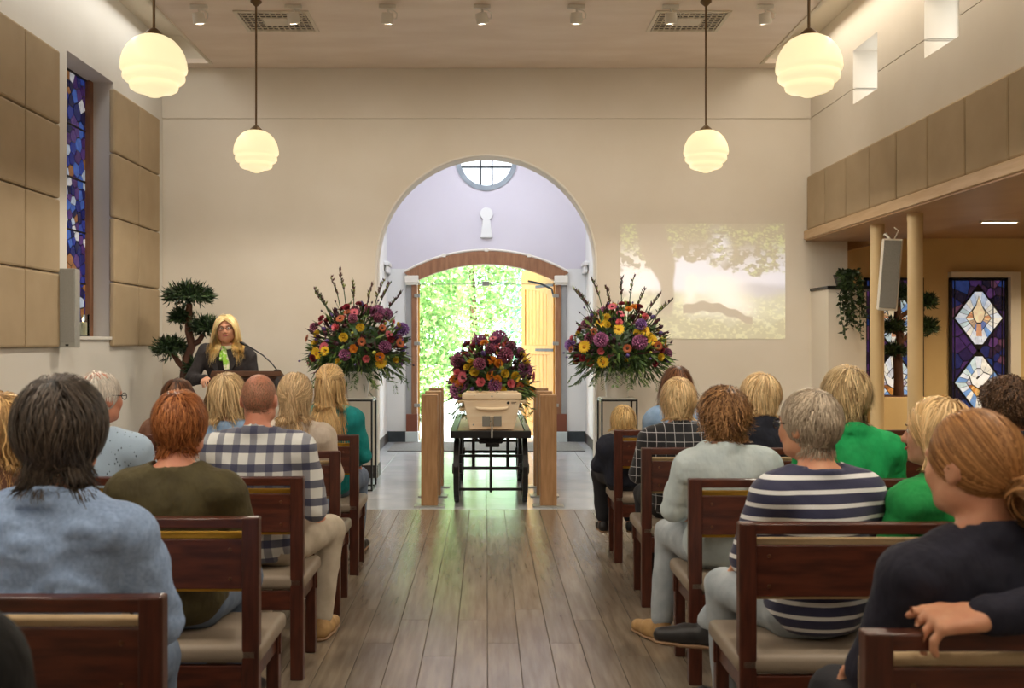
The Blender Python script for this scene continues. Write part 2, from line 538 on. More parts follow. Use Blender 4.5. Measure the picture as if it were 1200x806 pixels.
tm = MB().box(0, .597, 0, .597, -.02, 0).mesh('slab', M_STONE, bevel=.002, seg=1)
for i in range(12):
    for j in range(10):
        if (8.625 + .6 * j > 10.3) and not (3 <= i <= 8): continue
        link('slab', tm, floor, (-3.6 + .6 * i, 8.625 + .6 * j, 0))
o = MB().box(-3.6, 3.64, 14.62, 14.9, -.02, 0).build('threshold_field', M_STONE, floor)

# ------------------------------------------------------------------ entrance lobby
LX, LY = 1.48, 14.4
mb = MB().box(-LX - .3, -LX, YT, LY + .4, 0, 5).box(LX, LX + .3, YT, LY + .4, 0, 5).box(-LX - .3, LX + .3, YT, LY + .4, 4.9, 5.0)
mb.box(-2.2, -LX, YT - .02, YT + .05, 0, 5).box(LX, 2.2, YT - .02, YT + .05, 0, 5)
lobby = struct(mb, 'wall_lobby', M_LOBBY)
# end wall: lavender above, pale below, segmental door arch and round window
DX = 1.20
def seg_arc(hw, zs, rise, n=17):
    R = (hw * hw + rise * rise) / (2 * rise)
    a = math.asin(hw / R)
    return [(R * math.sin(t), zs + rise - R + R * math.cos(t)) for t in np.linspace(-a, a, n)]
do = seg_arc(DX, 2.50, .31)
RC, RR = (0.0, 4.21), .42
mb = MB()
def on_circle(a): return (RC[0] + RR * math.cos(a), RC[1] + RR * math.sin(a))
left = [(-LX, 2.60)] + [(-DX, 2.60)] + [p for p in do if p[1] > 2.60 and p[0] <= 0]
lo_l = [p for p in do if p[0] <= 0]
cl = [on_circle(a) for a in np.linspace(-PI / 2, -3 * PI / 2, 17)]
mb.prism([(-LX, 2.585)] + [(-DX, 2.585)] + [p for p in lo_l if p[1] > 2.59] + cl + [(0, 4.9), (-LX, 4.9)], LY, LY + .4)
mb.prism([(-x, z) for x, z in ([(-LX, 2.585)] + [(-DX, 2.585)] + [p for p in lo_l if p[1] > 2.59] + cl + [(0, 4.9), (-LX, 4.9)])][::-1], LY, LY + .4)
wall_end = struct(mb, 'wall_lobby_end', M_LAV)
MB().box(-LX, -DX, LY, LY + .4, 0, 2.585).box(DX, LX, LY, LY + .4, 0, 2.585).build('pale_dado', M_LOBBY, wall_end)
for s in (-1, 1):
    a, b = sorted((s * 1.19, s * LX))
    MB().box(a, b, LY - .012, LY + .02, 0, .16).build('slate_base', M_TILEBASE, wall_end, bevel=.004)
    a, b = sorted((s * LX, s * (LX - .014)))
    MB().box(a, b, YT + .05, LY, 0, .14).build('dark_base', M_SKIRT, wall_end)
    # imposts at the spring line and white caps over the door posts
    a, b = sorted((s * (LX - .0), s * (LX - .07)))
    MB().box(a, b, 13.9, LY, 2.60, 2.66).box(min(a, b) + .015, max(a, b) - .015, 13.95, LY, 2.5, 2.6).build('impost', M_LOBBY, wall_end, bevel=.012)
    a, b = sorted((s * 1.01, s * 1.215))
    MB().box(a, b, LY - .09, LY + .03, 2.37, 2.48).box(a + .01, b - .01, LY - .075, LY + .03, 2.34, 2.37).build('post_cap', M_WHITE, wall_end, bevel=.008)
# round window
ring = MB()
n = 40
for k in range(n):
    a0, a1 = 2 * PI * k / n, 2 * PI * (k + 1) / n
    def P(a, r, y): return (RC[0] + r * math.cos(a), y, RC[1] + r * math.sin(a))
    ring.hexa([P(a0, .385, LY - .02), P(a1, .385, LY - .02), P(a1, .46, LY - .02), P(a0, .46, LY - .02)],
              [P(a0, .385, LY + .25), P(a1, .385, LY + .25), P(a1, .43, LY + .25), P(a0, .43, LY + .25)])
win1 = ring.build('window_1', mat('window_ring_grey', rgb(150, 160, 168), .5, rgb(128, 138, 146), ns=6)); win1['kind'] = 'structure'
mu = MB()
for xx in (-.085, .085): mu.box(xx - .013, xx + .013, LY + .1, LY + .13, RC[1] - .39, RC[1] + .39)
for zz in (-.085, .085): mu.box(-.39, .39, LY + .1, LY + .13, RC[1] + zz - .013, RC[1] + zz + .013)
mu.build('glazing_bar', M_TILEBASE, win1)
MB().lathe([(.39, LY + .14), (.39, LY + .15)], (0, 0, RC[1]), 40, 'y').build('pane', mat('round_pane', (.9, .96, 1, 1), .3, emit=.62), win1)
# key hole relief
kh = [(.095 * math.sin(a), .095 * math.cos(a)) for a in np.linspace(-2.55, 2.55, 25)]
kh = [(x, 3.40 + z) for x, z in kh] + [(.09, 3.045), (-.09, 3.045)]
tag(MB().prism(kh[::-1], LY - .045, LY).build('keyhole_relief', M_LOBBY, bevel=.006), 'pale keyhole-shaped plaster relief on the lavender wall above the doorway', 'wall ornament')
M_GREYJ = mat('grey_jamb_cover', rgb(158, 158, 158), .4, rgb(146, 146, 146), ns=3)
# timber door frame (arched)
df = MB()
o_ = seg_arc(1.225, 2.52, .325, 21)
i_ = seg_arc(1.04, 2.40, .25, 21)
for k in range(20):
    df.hexa([(o_[k][0], LY - .05, o_[k][1]), (o_[k + 1][0], LY - .05, o_[k + 1][1]), (i_[k + 1][0], LY - .05, i_[k + 1][1]), (i_[k][0], LY - .05, i_[k][1])],
            [(o_[k][0], LY + .12, o_[k][1]), (o_[k + 1][0], LY + .12, o_[k + 1][1]), (i_[k + 1][0], LY + .12, i_[k + 1][1]), (i_[k][0], LY + .12, i_[k][1])])
door1 = df.build('door_1', M_FRAMEWOOD); door1['kind'] = 'structure'
for s in (-1, 1):
    a, b = sorted((s * 1.03, s * 1.115))
    MB().box(a, b, LY - .05, LY + .12, .16, 2.45).build('jamb', M_FRAMEWOOD, door1, bevel=.006)
    a, b = sorted((s * 1.115, s * 1.20))
    MB().box(a, b, LY - .03, LY + .12, .16, 2.45).build('jamb_cover', M_GREYJ, door1, bevel=.004)
    a, b = sorted((s * 1.025, s * 1.195))
    MB().box(a, b, LY - .055, LY + .12, .16, .42).build('jamb_plinth', mat('plinth_red_brown', rgb(120, 66, 46), .5), door1, bevel=.004)
    MB().box(a - .01, b + .01, LY - .08, LY + .10, 0, .16).build('glass_foot', mat('glass_block', rgb(196, 206, 206), .15), door1, bevel=.006)
    for z in (2.18, 1.47, .55):
        MB().box(s * 1.03 - .045, s * 1.03 + .045, LY - .075, LY - .05, z - .025, z + .025).build('glass_hinge', M_STEEL, door1, bevel=.004)
# white rail with clips following the arch
rl = seg_arc(1.22, 2.53, .325, 25)
MB().tube([(x, LY - .03, z + .01) for x, z in rl], .018, 6).build('arch_rail', M_WHITE, door1, smooth=True)
for k in (6, 12, 18):
    MB().box(rl[k][0] - .03, rl[k][0] + .03, LY - .065, LY, rl[k][1] - .02, rl[k][1] + .035).build('rail_clip', M_WHITE, door1, bevel=.004)
# glass transom and patch fitting
tr = seg_arc(1.03, 2.40, .24, 15)
MB().prism([(-1.03, 2.36)] + tr + [(1.03, 2.36)], LY + .02, LY + .03).build('transom_pane', M_GLASS, door1)
MB().box(-1.03, 1.03, LY + .015, LY + .035, 2.35, 2.362).build('transom_edge', M_STEEL, door1)
MB().box(-.065, .045, LY, LY + .05, 2.33, 2.40).build('patch_fitting', M_STEEL, door1, bevel=.004)
# wooden leaves, opened outwards
def leaf(hinge, s, ang):
    root = empty('door_leaf', (hinge, LY + .14, .02), 0)
    root.parent = door1
    root.rotation_euler = (0, 0, ang)
    w = 1.02
    def X(a, b): return tuple(sorted((-s * a, -s * b)))
    arcp = seg_arc(1.03, 2.40, .24, 31)
    def top(u): # u distance from the hinge
        xx = 1.03 - u
        R = (1.03 ** 2 + .24 ** 2) / .48
        return 2.40 + .24 - R + math.sqrt(R * R - xx * xx) - .03
    fm = MB()
    for a, b in ((0, .12), (w - .12, w)):
        x0, x1 = X(a, b)
        fm.prism([(x0, 0), (x1, 0), (x1, top(b if s < 0 else a)), (x0, top(a if s < 0 else b))], -.025, .025)
    for z0, z1 in ((0, .22), (1.28, 1.42)):
        x0, x1 = X(.12, w - .12); fm.box(x0, x1, -.025, .025, z0, z1)
    us = np.linspace(.12, w - .12, 9)
    for a, b in zip(us[:-1], us[1:]):
        x0, x1 = X(a, b)
        ta, tb = (top(b), top(a)) if s > 0 else (top(a), top(b))
        fm.prism([(x0, 2.16 + .6 * (ta - 2.37)), (x1, 2.16 + .6 * (tb - 2.37)), (x1, tb), (x0, ta)], -.025, .025)
    fm.build('leaf_frame', M_DOORWOOD, root)
    bw = (w - .24) / 7
    for k in range(7):
        x0, x1 = X(.12 + bw * k + .003, .12 + bw * (k + 1) - .003)
        MB().box(x0, x1, -.012, .012, .22, 1.28).build('board', M_DOORWOOD, root, bevel=.003, seg=1)
        MB().box(x0, x1, -.012, .012, 1.42, 2.3).build('board', M_DOORWOOD, root, bevel=.003, seg=1)
    for z in (.3, 1.35, 2.33):
        x0, x1 = X(.0, .55)
        MB().prism([(x0, z - .02), (x1, z - .02), (x1, z + .02), (x0, z + .02)], -.034, -.024).build('strap_hinge', M_BLACK, root)
    return root
leaf(1.03, 1, -math.radians(64))
leaf(-1.03, -1, math.radians(97))
tag(MB().box(-1.35, 1.35, 13.15, 14.3, 0, .012).build('door_mat', M_MAT, bevel=.004), 'grey entrance mat lying before the open doorway', 'mat')
# door closer arm on the right
MB().tube([(.62, LY - .02, 2.40), (.80, LY - .06, 2.36), (.97, LY - .06, 2.28), (1.0, LY - .05, 2.16)], .016, 6).build('closer_arm', M_TILEBASE, door1, smooth=True)

# ------------------------------------------------------------------ outside
ground = MB().box(-30, 30, 14.9, 60, -.2, -.03).build('ground', mat('outdoor_gravel', rgb(196, 196, 190), .9, rgb(178, 178, 172), ns=30, bump=.2)); ground['kind'] = 'structure'
def leaf_cloud(name, blobs, n, size, cols, parent, seed):
    r = np.random.default_rng(seed)
    w = np.array([b[3] * b[4] * b[5] for b in blobs]) ** (2 / 3)
    pick = r.choice(len(blobs), n, p=w / w.sum())
    B = np.array(blobs)[pick]
    d = r.normal(size=(n, 3)); d /= np.linalg.norm(d, axis=1)[:, None]
    rad = r.uniform(.55, 1.0, n) ** .5
    c = B[:, :3] + d * B[:, 3:6] * rad[:, None]
    u = r.normal(size=(n, 3)); u /= np.linalg.norm(u, axis=1)[:, None]
    v = np.cross(u, r.normal(size=(n, 3))); v /= np.linalg.norm(v, axis=1)[:, None]
    s = size * r.uniform(.6, 1.4, n)[:, None]
    V = np.stack([c - u * s, c + v * s * .5, c + u * s, c - v * s * .5], 1).reshape(-1, 3)
    Q = np.arange(4 * n).reshape(-1, 4)
    cc = np.array(cols)[:, :3][r.integers(0, len(cols), n)] * r.uniform(.75, 1.2, (n, 1))
    return link(name, np_mesh(name, V, Q, M_LEAFVC, False, np.repeat(cc, 4, 0)), parent)
M_LEAFVC = mat('foliage_leaves', (1, 1, 1, 1), .55, attr='Col')
b_ = M_LEAFVC.node_tree.nodes['Principled BSDF']
tl = M_LEAFVC.node_tree.nodes.new('ShaderNodeBsdfTranslucent')
ad = M_LEAFVC.node_tree.nodes.new('ShaderNodeMixShader'); ad.inputs[0].default_value = .4
vc = [n_ for n_ in M_LEAFVC.node_tree.nodes if n_.type == 'VERTEX_COLOR'][0]
M_LEAFVC.node_tree.links.new(vc.outputs[0], tl.inputs[0])
M_LEAFVC.node_tree.links.new(b_.outputs[0], ad.inputs[1])
M_LEAFVC.node_tree.links.new(tl.outputs[0], ad.inputs[2])
M_LEAFVC.node_tree.links.new(ad.outputs[0], M_LEAFVC.node_tree.nodes['Material Output'].inputs[0])
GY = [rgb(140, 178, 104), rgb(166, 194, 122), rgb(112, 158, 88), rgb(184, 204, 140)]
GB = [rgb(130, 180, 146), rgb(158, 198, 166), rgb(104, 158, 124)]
def tree(label, x, y, h, w, cols, n, seed, low=.15):
    t = empty('garden_tree', (x, y, 0), 0, label, 'tree', 'trees outside the doorway')
    r = random.Random(seed)
    MB().tube([(0, 0, -.05), (.05, 0, h * .3), (-.03, .05, h * .6), (.02, 0, h * .9)], [.12, .09, .06, .02], 7).build('trunk', M_BARK, t, smooth=True)
    bl = []
    for k in range(12):
        z = h * (low + (1 - low) * (k + .5) / 12)
        rr = w * (.55 + .45 * math.sin(PI * (.25 + .7 * (k / 12))))
        bl.append((r.uniform(-.3, .3) * w, r.uniform(-.3, .3) * w, z, rr, rr, h * .11))
    leaf_cloud('crown', bl, n, .036 + .0012 * y, cols, t, seed)
    return t
tree('tall yellow-green tree close outside on the left of the doorway', -1.7, 18.6, 5.0, 1.25, GY, 20000, 1, .03)
tree('pale green tree in the middle of the doorway view', -.35, 23, 6.4, 1.1, GY, 9000, 2, .26)
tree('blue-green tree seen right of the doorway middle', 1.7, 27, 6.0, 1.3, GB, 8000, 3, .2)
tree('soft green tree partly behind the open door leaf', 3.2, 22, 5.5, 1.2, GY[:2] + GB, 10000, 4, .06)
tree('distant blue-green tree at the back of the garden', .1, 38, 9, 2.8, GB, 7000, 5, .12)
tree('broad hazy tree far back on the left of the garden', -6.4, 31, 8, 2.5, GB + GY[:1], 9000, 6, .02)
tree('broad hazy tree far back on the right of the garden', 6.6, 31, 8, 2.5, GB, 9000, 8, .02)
tree('yellow-green shrub tree beside the left door leaf', -4.6, 21.5, 4.6, 1.3, GY, 9000, 9, .02)
# ------------------------------------------------------------------ stained glass
def clip_poly(poly, nx, ny, c):
    """keep nx*x+ny*y<=c"""
    out = []
    for i in range(len(poly)):
        a, b = poly[i], poly[(i + 1) % len(poly)]
        da, db = nx * a[0] + ny * a[1] - c, nx * b[0] + ny * b[1] - c
        if da <= 0: out.append(a)
        if da * db < 0:
            t = da / (da - db)
            out.append((a[0] + t * (b[0] - a[0]), a[1] + t * (b[1] - a[1])))
    return out
def voronoi(w, h, seeds):
    cells = []
    for i, s in enumerate(seeds):
        p = [(0, 0), (w, 0), (w, h), (0, h)]
        for j, q in enumerate(seeds):
            if i == j or len(p) < 3: continue
            nx, ny = q[0] - s[0], q[1] - s[1]
            if nx * nx + ny * ny > .2: continue
            p = clip_poly(p, nx, ny, (q[0] ** 2 + q[1] ** 2 - s[0] ** 2 - s[1] ** 2) / 2)
        cells.append(p)
    return cells
GLASSM = {}
def gm(c, k=1.0):
    key = tuple(int(x) for x in c)
    if key not in GLASSM:
        GLASSM[key] = mat('stained_%d_%d_%d' % key, rgb(*key), .15, tuple(x * .72 for x in rgb(*key)[:3]) + (1,), ns=14, emit=.40 * k)
    return GLASSM[key]
def shrink(p, d):
    cx, cy = sum(a[0] for a in p) / len(p), sum(a[1] for a in p) / len(p)
    out = []
    for a in p:
        L = math.hypot(a[0] - cx, a[1] - cy)
        f = max(.25, 1 - d / max(L, 1e-4))
        out.append((cx + (a[0] - cx) * f, cy + (a[1] - cy) * f))
    return out
PURPLE = [(66, 44, 92), (44, 34, 72), (88, 56, 104), (38, 42, 92), (96, 62, 82), (52, 36, 58), (40, 58, 112), (30, 26, 44)]
def stained(root, w, h, seed, style, n):
    """local plane x (0..w), z (0..h), facing -y"""
    r = random.Random(seed)
    MB().box(-.02, w + .02, .0, .03, -.02, h + .02).build('lead_backing', M_LEAD, root)
    fr = MB()
    for a in (-.03, w - .005): fr.box(a, a + .035, -.02, .02, -.03, h + .03)
    for z in (-.03, h - .005): fr.box(-.03, w + .03, -.02, .02, z, z + .035)
    fr.build('window_frame', M_LEAD, root)
    seeds = [(r.uniform(0, w), r.uniform(0, h)) for _ in range(n)]
    for _ in range(2):
        cs = voronoi(w, h, seeds)
        seeds = [(sum(a[0] for a in p) / len(p), sum(a[1] for a in p) / len(p)) if len(p) > 2 else s for p, s in zip(cs, seeds)]
    for p, s in zip(voronoi(w, h, seeds), seeds):
        if len(p) < 3: continue
        if style == 'tall':
            c = r.choice([(44, 58, 140), (30, 40, 104), (70, 104, 186), (214, 216, 222), (70, 46, 100), (150, 104, 66), (24, 30, 80), (180, 194, 214), (52, 76, 160), (28, 32, 70), (36, 44, 120), (84, 60, 120)])
        else:
            c = r.choice(PURPLE)
        MB().prism(shrink(p, .0075), -.006, .001).build('glass_piece', gm(c, .65 if style == 'tall' else 1.0), root)
    if style == 'tall':
        for z in np.linspace(0, h, 6)[1:-1]:
            MB().box(0, w, -.012, -.002, z - .008, z + .008).build('glazing_bar', M_LEAD, root)
        MB().box(w * .5 - .012, w * .5 + .012, -.012, -.002, 0, h).build('glazing_bar', M_LEAD, root)
        return
    # stacked diamonds
    hd = w * .86
    for q, zc in enumerate(np.arange(h - .47, -.1, -.80)):
        rx, rz = w * .46, .40
        k = 22
        def edge(a):
            ca, sa = math.cos(a), math.sin(a)
            t = 1 / (abs(ca) / rx + abs(sa) / rz)
            return t
        def P(a, f): return (w / 2 + math.cos(a) * edge(a) * f, zc + math.sin(a) * edge(a) * f)
        dm = [P(a, 1.06) for a in (0, PI / 2, PI, 3 * PI / 2)]
        dm = [(min(max(x, 0), w), min(max(z, 0), h)) for x, z in dm]
        if zc - rz < 0: 
            dm = clip_poly(dm, 0, -1, 0)
        MB().prism(dm, -.013, -.004).build('diamond_lead', M_LEAD, root)
        for j in range(k):
            a0, a1 = 2 * PI * j / k, 2 * PI * (j + 1) / k
            for f0, f1, ring in ((.22, .52, 0), (.52, .98, 1)):
                poly = [P(a0, f0), P(a1, f0), P(a1, f1), P(a0, f1)]
                # corner of the diamond
                if any(z < 0 for _, z in poly): continue
                am = (a0 + a1) / 2
                up = math.sin(am) > -.3
                if ring: c = r.choice([(222, 230, 240), (190, 208, 232), (236, 234, 224), (120, 160, 216), (200, 220, 224)])
                elif q % 2 == 0: c = r.choice([(240, 226, 196), (236, 200, 150), (244, 238, 220), (210, 150, 110)]) if up else r.choice([(110, 130, 190), (200, 170, 140)])
                else: c = r.choice([(238, 238, 232), (214, 216, 224), (180, 170, 190)]) if up else r.choice([(206, 140, 70), (160, 100, 56), (226, 180, 110)])
                MB().prism(shrink(poly, .006), -.019, -.012).build('glass_piece', gm(c), root)
        if q % 2 == 0:    # torch: flame and handle
            fl = [(w / 2 + x * w, zc + z * w) for x, z in ((0, .42), (.07, .22), (.13, .12), (.10, -.02), (.04, -.10), (-.04, -.10), (-.10, -.02), (-.13, .14), (-.06, .24))]
            MB().prism(fl[::-1], -.021, -.012).build('flame_lead', M_LEAD, root)
            MB().prism(shrink(fl[::-1], .012), -.024, -.018).build('glass_piece', gm((246, 226, 186)), root)
            MB().prism([(w / 2 + x * w, zc + z * w) for x, z in ((-.04, -.11), (.04, -.11), (.06, -.34), (-.05, -.34))], -.023, -.012).build('glass_piece', gm((214, 160, 120)), root)
        else:
            bd = [(w / 2 + x * w, zc + z * w) for x, z in ((-.2, .16), (-.05, .06), (.1, .2), (.24, .14), (.12, -.04), (-.02, -.12), (-.14, -.04))]
            MB().prism(bd, -.021, -.012).build('bird_lead', M_LEAD, root)
            MB().prism(shrink(bd, .014), -.024, -.018).build('glass_piece', gm((244, 244, 240)), root)
    for xx in (w * .045, w * .955 - .012):
        MB().box(xx, xx + .012, -.016, -.002, 0, h).build('glazing_bar', M_LEAD, root)
    MB().box(w * .76, w * .76 + .010, -.028, -.02, 0, h).build('glazing_bar', M_LEAD, root)
def window_root(name, loc, rz=0):
    e = empty(name, loc, rz)
    e['kind'] = 'structure'
    return e
stained(window_root('window_8', (5.78, 11.985, .55)), .66, 1.71, 3, 'diamond', 70)
stained(window_root('window_9', (4.72, 11.985, .45)), .68, 1.81, 5, 'diamond', 70)
MB().box(6.475, 6.60, 11.9, 12.0, .45, 2.36).box(5.74, 6.475, 11.9, 12.0, 2.295, 2.36).build('window_surround', M_WALLW, annex)
stained(window_root('window_10', (-3.80, 8.2, 1.56), PI / 2), .98, 2.4, 9, 'tall', 280)
o = MB().box(XL - .27, XL - .19, 9.12, 9.2, WZ0, WZ1).build('trim_3', M_FRAMEWOOD); o['kind'] = 'structure'
# ------------------------------------------------------------------ projected picture on the wall
def vnoise(u, v, f, seed):
    r = np.random.default_rng(seed)
    n = int(f) + 3
    g = r.random((n, n))
    x, y = u * f, v * f
    i, j = x.astype(int), y.astype(int)
    a, b = x - i, y - j
    a, b = a * a * (3 - 2 * a), b * b * (3 - 2 * b)
    return (g[i, j] * (1 - a) + g[i + 1, j] * a) * (1 - b) + (g[i, j + 1] * (1 - a) + g[i + 1, j + 1] * a) * b
def fbm(u, v, f, seed, o=4):
    s, w, t = 0, 1, 0
    for k in range(o):
        s = s + w * vnoise(u, v, f * 2 ** k, seed + k); t += w; w *= .55
    return s / t
NU, NV = 250, 175
u, v = np.meshgrid(np.linspace(0, 1, NU), np.linspace(0, 1, NV), indexing='ij')
ss = lambda a, b, x: np.clip((x - a) / (b - a), 0, 1) ** 2 * (3 - 2 * np.clip((x - a) / (b - a), 0, 1))
mixc = lambda A, c, f: A * (1 - f[..., None]) + np.array(c) * f[..., None]
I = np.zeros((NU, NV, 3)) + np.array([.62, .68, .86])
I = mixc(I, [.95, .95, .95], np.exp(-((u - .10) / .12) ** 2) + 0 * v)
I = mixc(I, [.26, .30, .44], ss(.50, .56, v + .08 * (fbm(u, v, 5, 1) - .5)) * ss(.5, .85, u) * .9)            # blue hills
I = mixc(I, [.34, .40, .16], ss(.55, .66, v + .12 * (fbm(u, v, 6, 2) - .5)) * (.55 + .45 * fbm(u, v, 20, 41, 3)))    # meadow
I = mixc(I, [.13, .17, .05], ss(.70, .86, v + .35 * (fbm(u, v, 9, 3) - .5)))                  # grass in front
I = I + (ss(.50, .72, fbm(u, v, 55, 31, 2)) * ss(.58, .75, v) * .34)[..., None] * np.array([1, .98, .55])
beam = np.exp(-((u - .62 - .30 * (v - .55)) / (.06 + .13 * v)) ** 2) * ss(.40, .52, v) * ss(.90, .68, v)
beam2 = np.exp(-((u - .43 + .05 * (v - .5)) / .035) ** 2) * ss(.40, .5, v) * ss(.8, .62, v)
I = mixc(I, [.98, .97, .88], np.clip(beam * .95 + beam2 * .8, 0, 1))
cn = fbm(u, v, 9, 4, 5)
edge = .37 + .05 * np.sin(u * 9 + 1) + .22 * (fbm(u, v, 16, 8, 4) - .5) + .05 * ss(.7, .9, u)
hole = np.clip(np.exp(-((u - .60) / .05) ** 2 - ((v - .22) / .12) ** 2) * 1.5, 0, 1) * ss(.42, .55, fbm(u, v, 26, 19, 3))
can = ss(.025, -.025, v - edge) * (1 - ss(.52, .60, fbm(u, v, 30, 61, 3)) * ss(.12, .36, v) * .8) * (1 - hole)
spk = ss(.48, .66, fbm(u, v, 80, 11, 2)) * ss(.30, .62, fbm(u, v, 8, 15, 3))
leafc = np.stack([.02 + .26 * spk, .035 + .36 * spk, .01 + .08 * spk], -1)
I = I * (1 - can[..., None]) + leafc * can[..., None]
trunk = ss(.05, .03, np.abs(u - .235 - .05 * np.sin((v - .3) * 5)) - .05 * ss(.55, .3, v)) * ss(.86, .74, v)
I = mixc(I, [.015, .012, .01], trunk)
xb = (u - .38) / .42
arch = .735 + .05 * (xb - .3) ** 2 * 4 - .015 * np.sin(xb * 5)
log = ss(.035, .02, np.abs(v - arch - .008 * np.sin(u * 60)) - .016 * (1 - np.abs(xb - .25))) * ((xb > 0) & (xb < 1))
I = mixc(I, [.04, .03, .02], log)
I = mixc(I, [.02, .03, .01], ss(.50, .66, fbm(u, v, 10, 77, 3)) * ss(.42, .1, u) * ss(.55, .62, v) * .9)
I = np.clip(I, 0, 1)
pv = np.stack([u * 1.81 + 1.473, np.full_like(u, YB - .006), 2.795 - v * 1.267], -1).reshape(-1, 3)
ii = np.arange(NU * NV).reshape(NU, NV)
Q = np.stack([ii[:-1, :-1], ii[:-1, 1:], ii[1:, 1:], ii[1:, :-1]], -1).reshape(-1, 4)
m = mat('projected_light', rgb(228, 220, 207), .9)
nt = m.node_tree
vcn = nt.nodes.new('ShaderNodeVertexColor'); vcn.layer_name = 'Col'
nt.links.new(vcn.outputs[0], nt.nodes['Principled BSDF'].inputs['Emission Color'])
nt.nodes['Principled BSDF'].inputs['Emission Strength'].default_value = .34  # projector light is put into the sheet's own glowing colours
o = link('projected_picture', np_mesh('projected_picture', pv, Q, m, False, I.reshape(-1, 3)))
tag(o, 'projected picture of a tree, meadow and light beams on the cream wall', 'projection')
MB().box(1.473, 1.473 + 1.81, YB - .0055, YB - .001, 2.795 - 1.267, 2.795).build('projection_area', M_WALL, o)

# ------------------------------------------------------------------ ceiling: vents, spotlights, pendants
def vent(px, label):
    c = at(px, 24, 9.03)
    e = empty('ceiling_vent', (c.x, 9.03, ZC), 0, label, 'vent', 'square ceiling vents')
    fr = MB()
    for s in (-1, 1):
        a, b = sorted((s * .31, s * .345)); fr.box(a, b, -.29, .29, -.014, 0)
        a, b = sorted((s * .255, s * .29)); fr.box(-.31, .31, a, b, -.014, 0)
    fr.build('frame', M_TROUGH, e, bevel=.003)
    MB().box(-.31, .31, -.255, .255, -.003, 0).build('backing', mat('vent_dark', rgb(58, 50, 42), .8), e)
    for k in range(12):
        xx = -.29 + .58 * k / 11
        MB().box(xx - .005, xx + .005, -.255, .255, -.012, -.003).build('slat', M_TROUGH, e)
    for k in range(9):
        yy = -.23 + .46 * k / 8
        MB().box(-.31, .31, yy - .005, yy + .005, -.012, -.003).build('cross_slat', M_TROUGH, e)
    MB().box(-.12, .12, -.10, .10, -.013, -.003).build('centre_plate', M_TROUGH, e)
vent(325, 'square ceiling vent above the left far pendant lamp')
vent(806, 'square ceiling vent above the right far pendant lamp')
names = ['leftmost', 'second from left', 'third from left', 'middle', 'third from right', 'second from right', 'rightmost']
for i in range(7):
    px = 233 + 110.6 * i
    e = empty('ceiling_spotlight', ((px - 570) * 8.6 / FPX, 8.6, ZC), 0, 'small white ceiling spotlight, %s in the row of seven' % names[i], 'spotlight', 'ceiling spotlights')
    MB().box(-.075, .075, -.02, .02, -.035, 0).build('mounting_box', M_WHITE, e, bevel=.004)
    MB().tube([(0, 0, -.035), (.01, 0, -.075)], .010, 8).build('stem', M_WHITE, e, smooth=True)
    hd = MB().lathe([(.02, .05), (.05, .045), (.055, .0), (.055, -.045), (.045, -.05), (.043, -.03), (0, -.03)], n=20).build('lamp_head', M_WHITE, e, smooth=True, loc=(0, .0, -.118))
    hd.rotation_euler = (.25, random.uniform(-.2, .2), 0)
    MB().tube([(.0, -.0, -.04), (.05, -.01, -.05), (.085, -.01, -.08), (.08, -.01, -.125), (.04, -.01, -.13)], .005, 6).build('cable', M_WHITE, e, smooth=True)
prof = [(.03, 0), (.08, -.010), (.122, -.034), (.155, -.07), (.178, -.112), (.191, -.155), (.196, -.195), (.192, -.214), (.178, -.222), (.177, -.230), (.182, -.244), (.181, -.262),
        (.166, -.280), (.141, -.284), (.139, -.292), (.142, -.308), (.137, -.325), (.118, -.337), (.080, -.342), (.06, -.354), (.034, -.368), (.01, -.373), (0, -.374)]
globe = MB().lathe(prof, n=40).mesh('globe', M_GLOBE, 'all')
capm = MB().lathe([(.008, .045), (.02, .04), (.05, .012), (.06, -.004), (.055, -.006)], n=20).mesh('cap', M_BRASS, True)
def pendant(x, y, zt, label, lit=0):
    e = empty('pendant_lamp', (x, y, zt), 0, label, 'lamp', 'tiered opal pendant lamps')
    link('glass_shade', globe, e)
    link('cap', capm, e)
    lp = light('pendant_glow', 'SPOT', (x, y, zt - .40), 42 if y > 5 else 22, (1, .895, .74), size=.10, spot=3.1, blend=.3)
    MB().tube([(0, 0, .03), (0, 0, ZC - zt)], .009, 8).build('rod', M_BRASS, e, smooth=True)
    MB().lathe([(.05, 0), (.05, -.012), (.02, -.04), (.009, -.05)], n=20).build('ceiling_rose', M_BRASS, e, loc=(0, 0, ZC - zt), smooth=True)
pendant(-2.03, 8.5, 3.36, 'tiered opal glass pendant lamp left of the arch, far pair')
pendant(1.935, 8.5, 3.36, 'tiered opal glass pendant lamp right of the arch, far pair')
pendant(-2.0, 5.80, 3.34, 'large tiered opal pendant lamp near the left wall panels')
pendant(1.94, 5.80, 3.34, 'large tiered opal pendant lamp near the small white windows')
for y, n in ((3.1, 'first row behind the visible lamps'), (.4, 'above the camera'), (-2.3, 'behind the camera')):
    for x, q in ((-2, 'left'), (1.94, 'right')): pendant(x, y, 3.34, 'tiered opal pendant lamp out of view, %s, %s side' % (n, q))

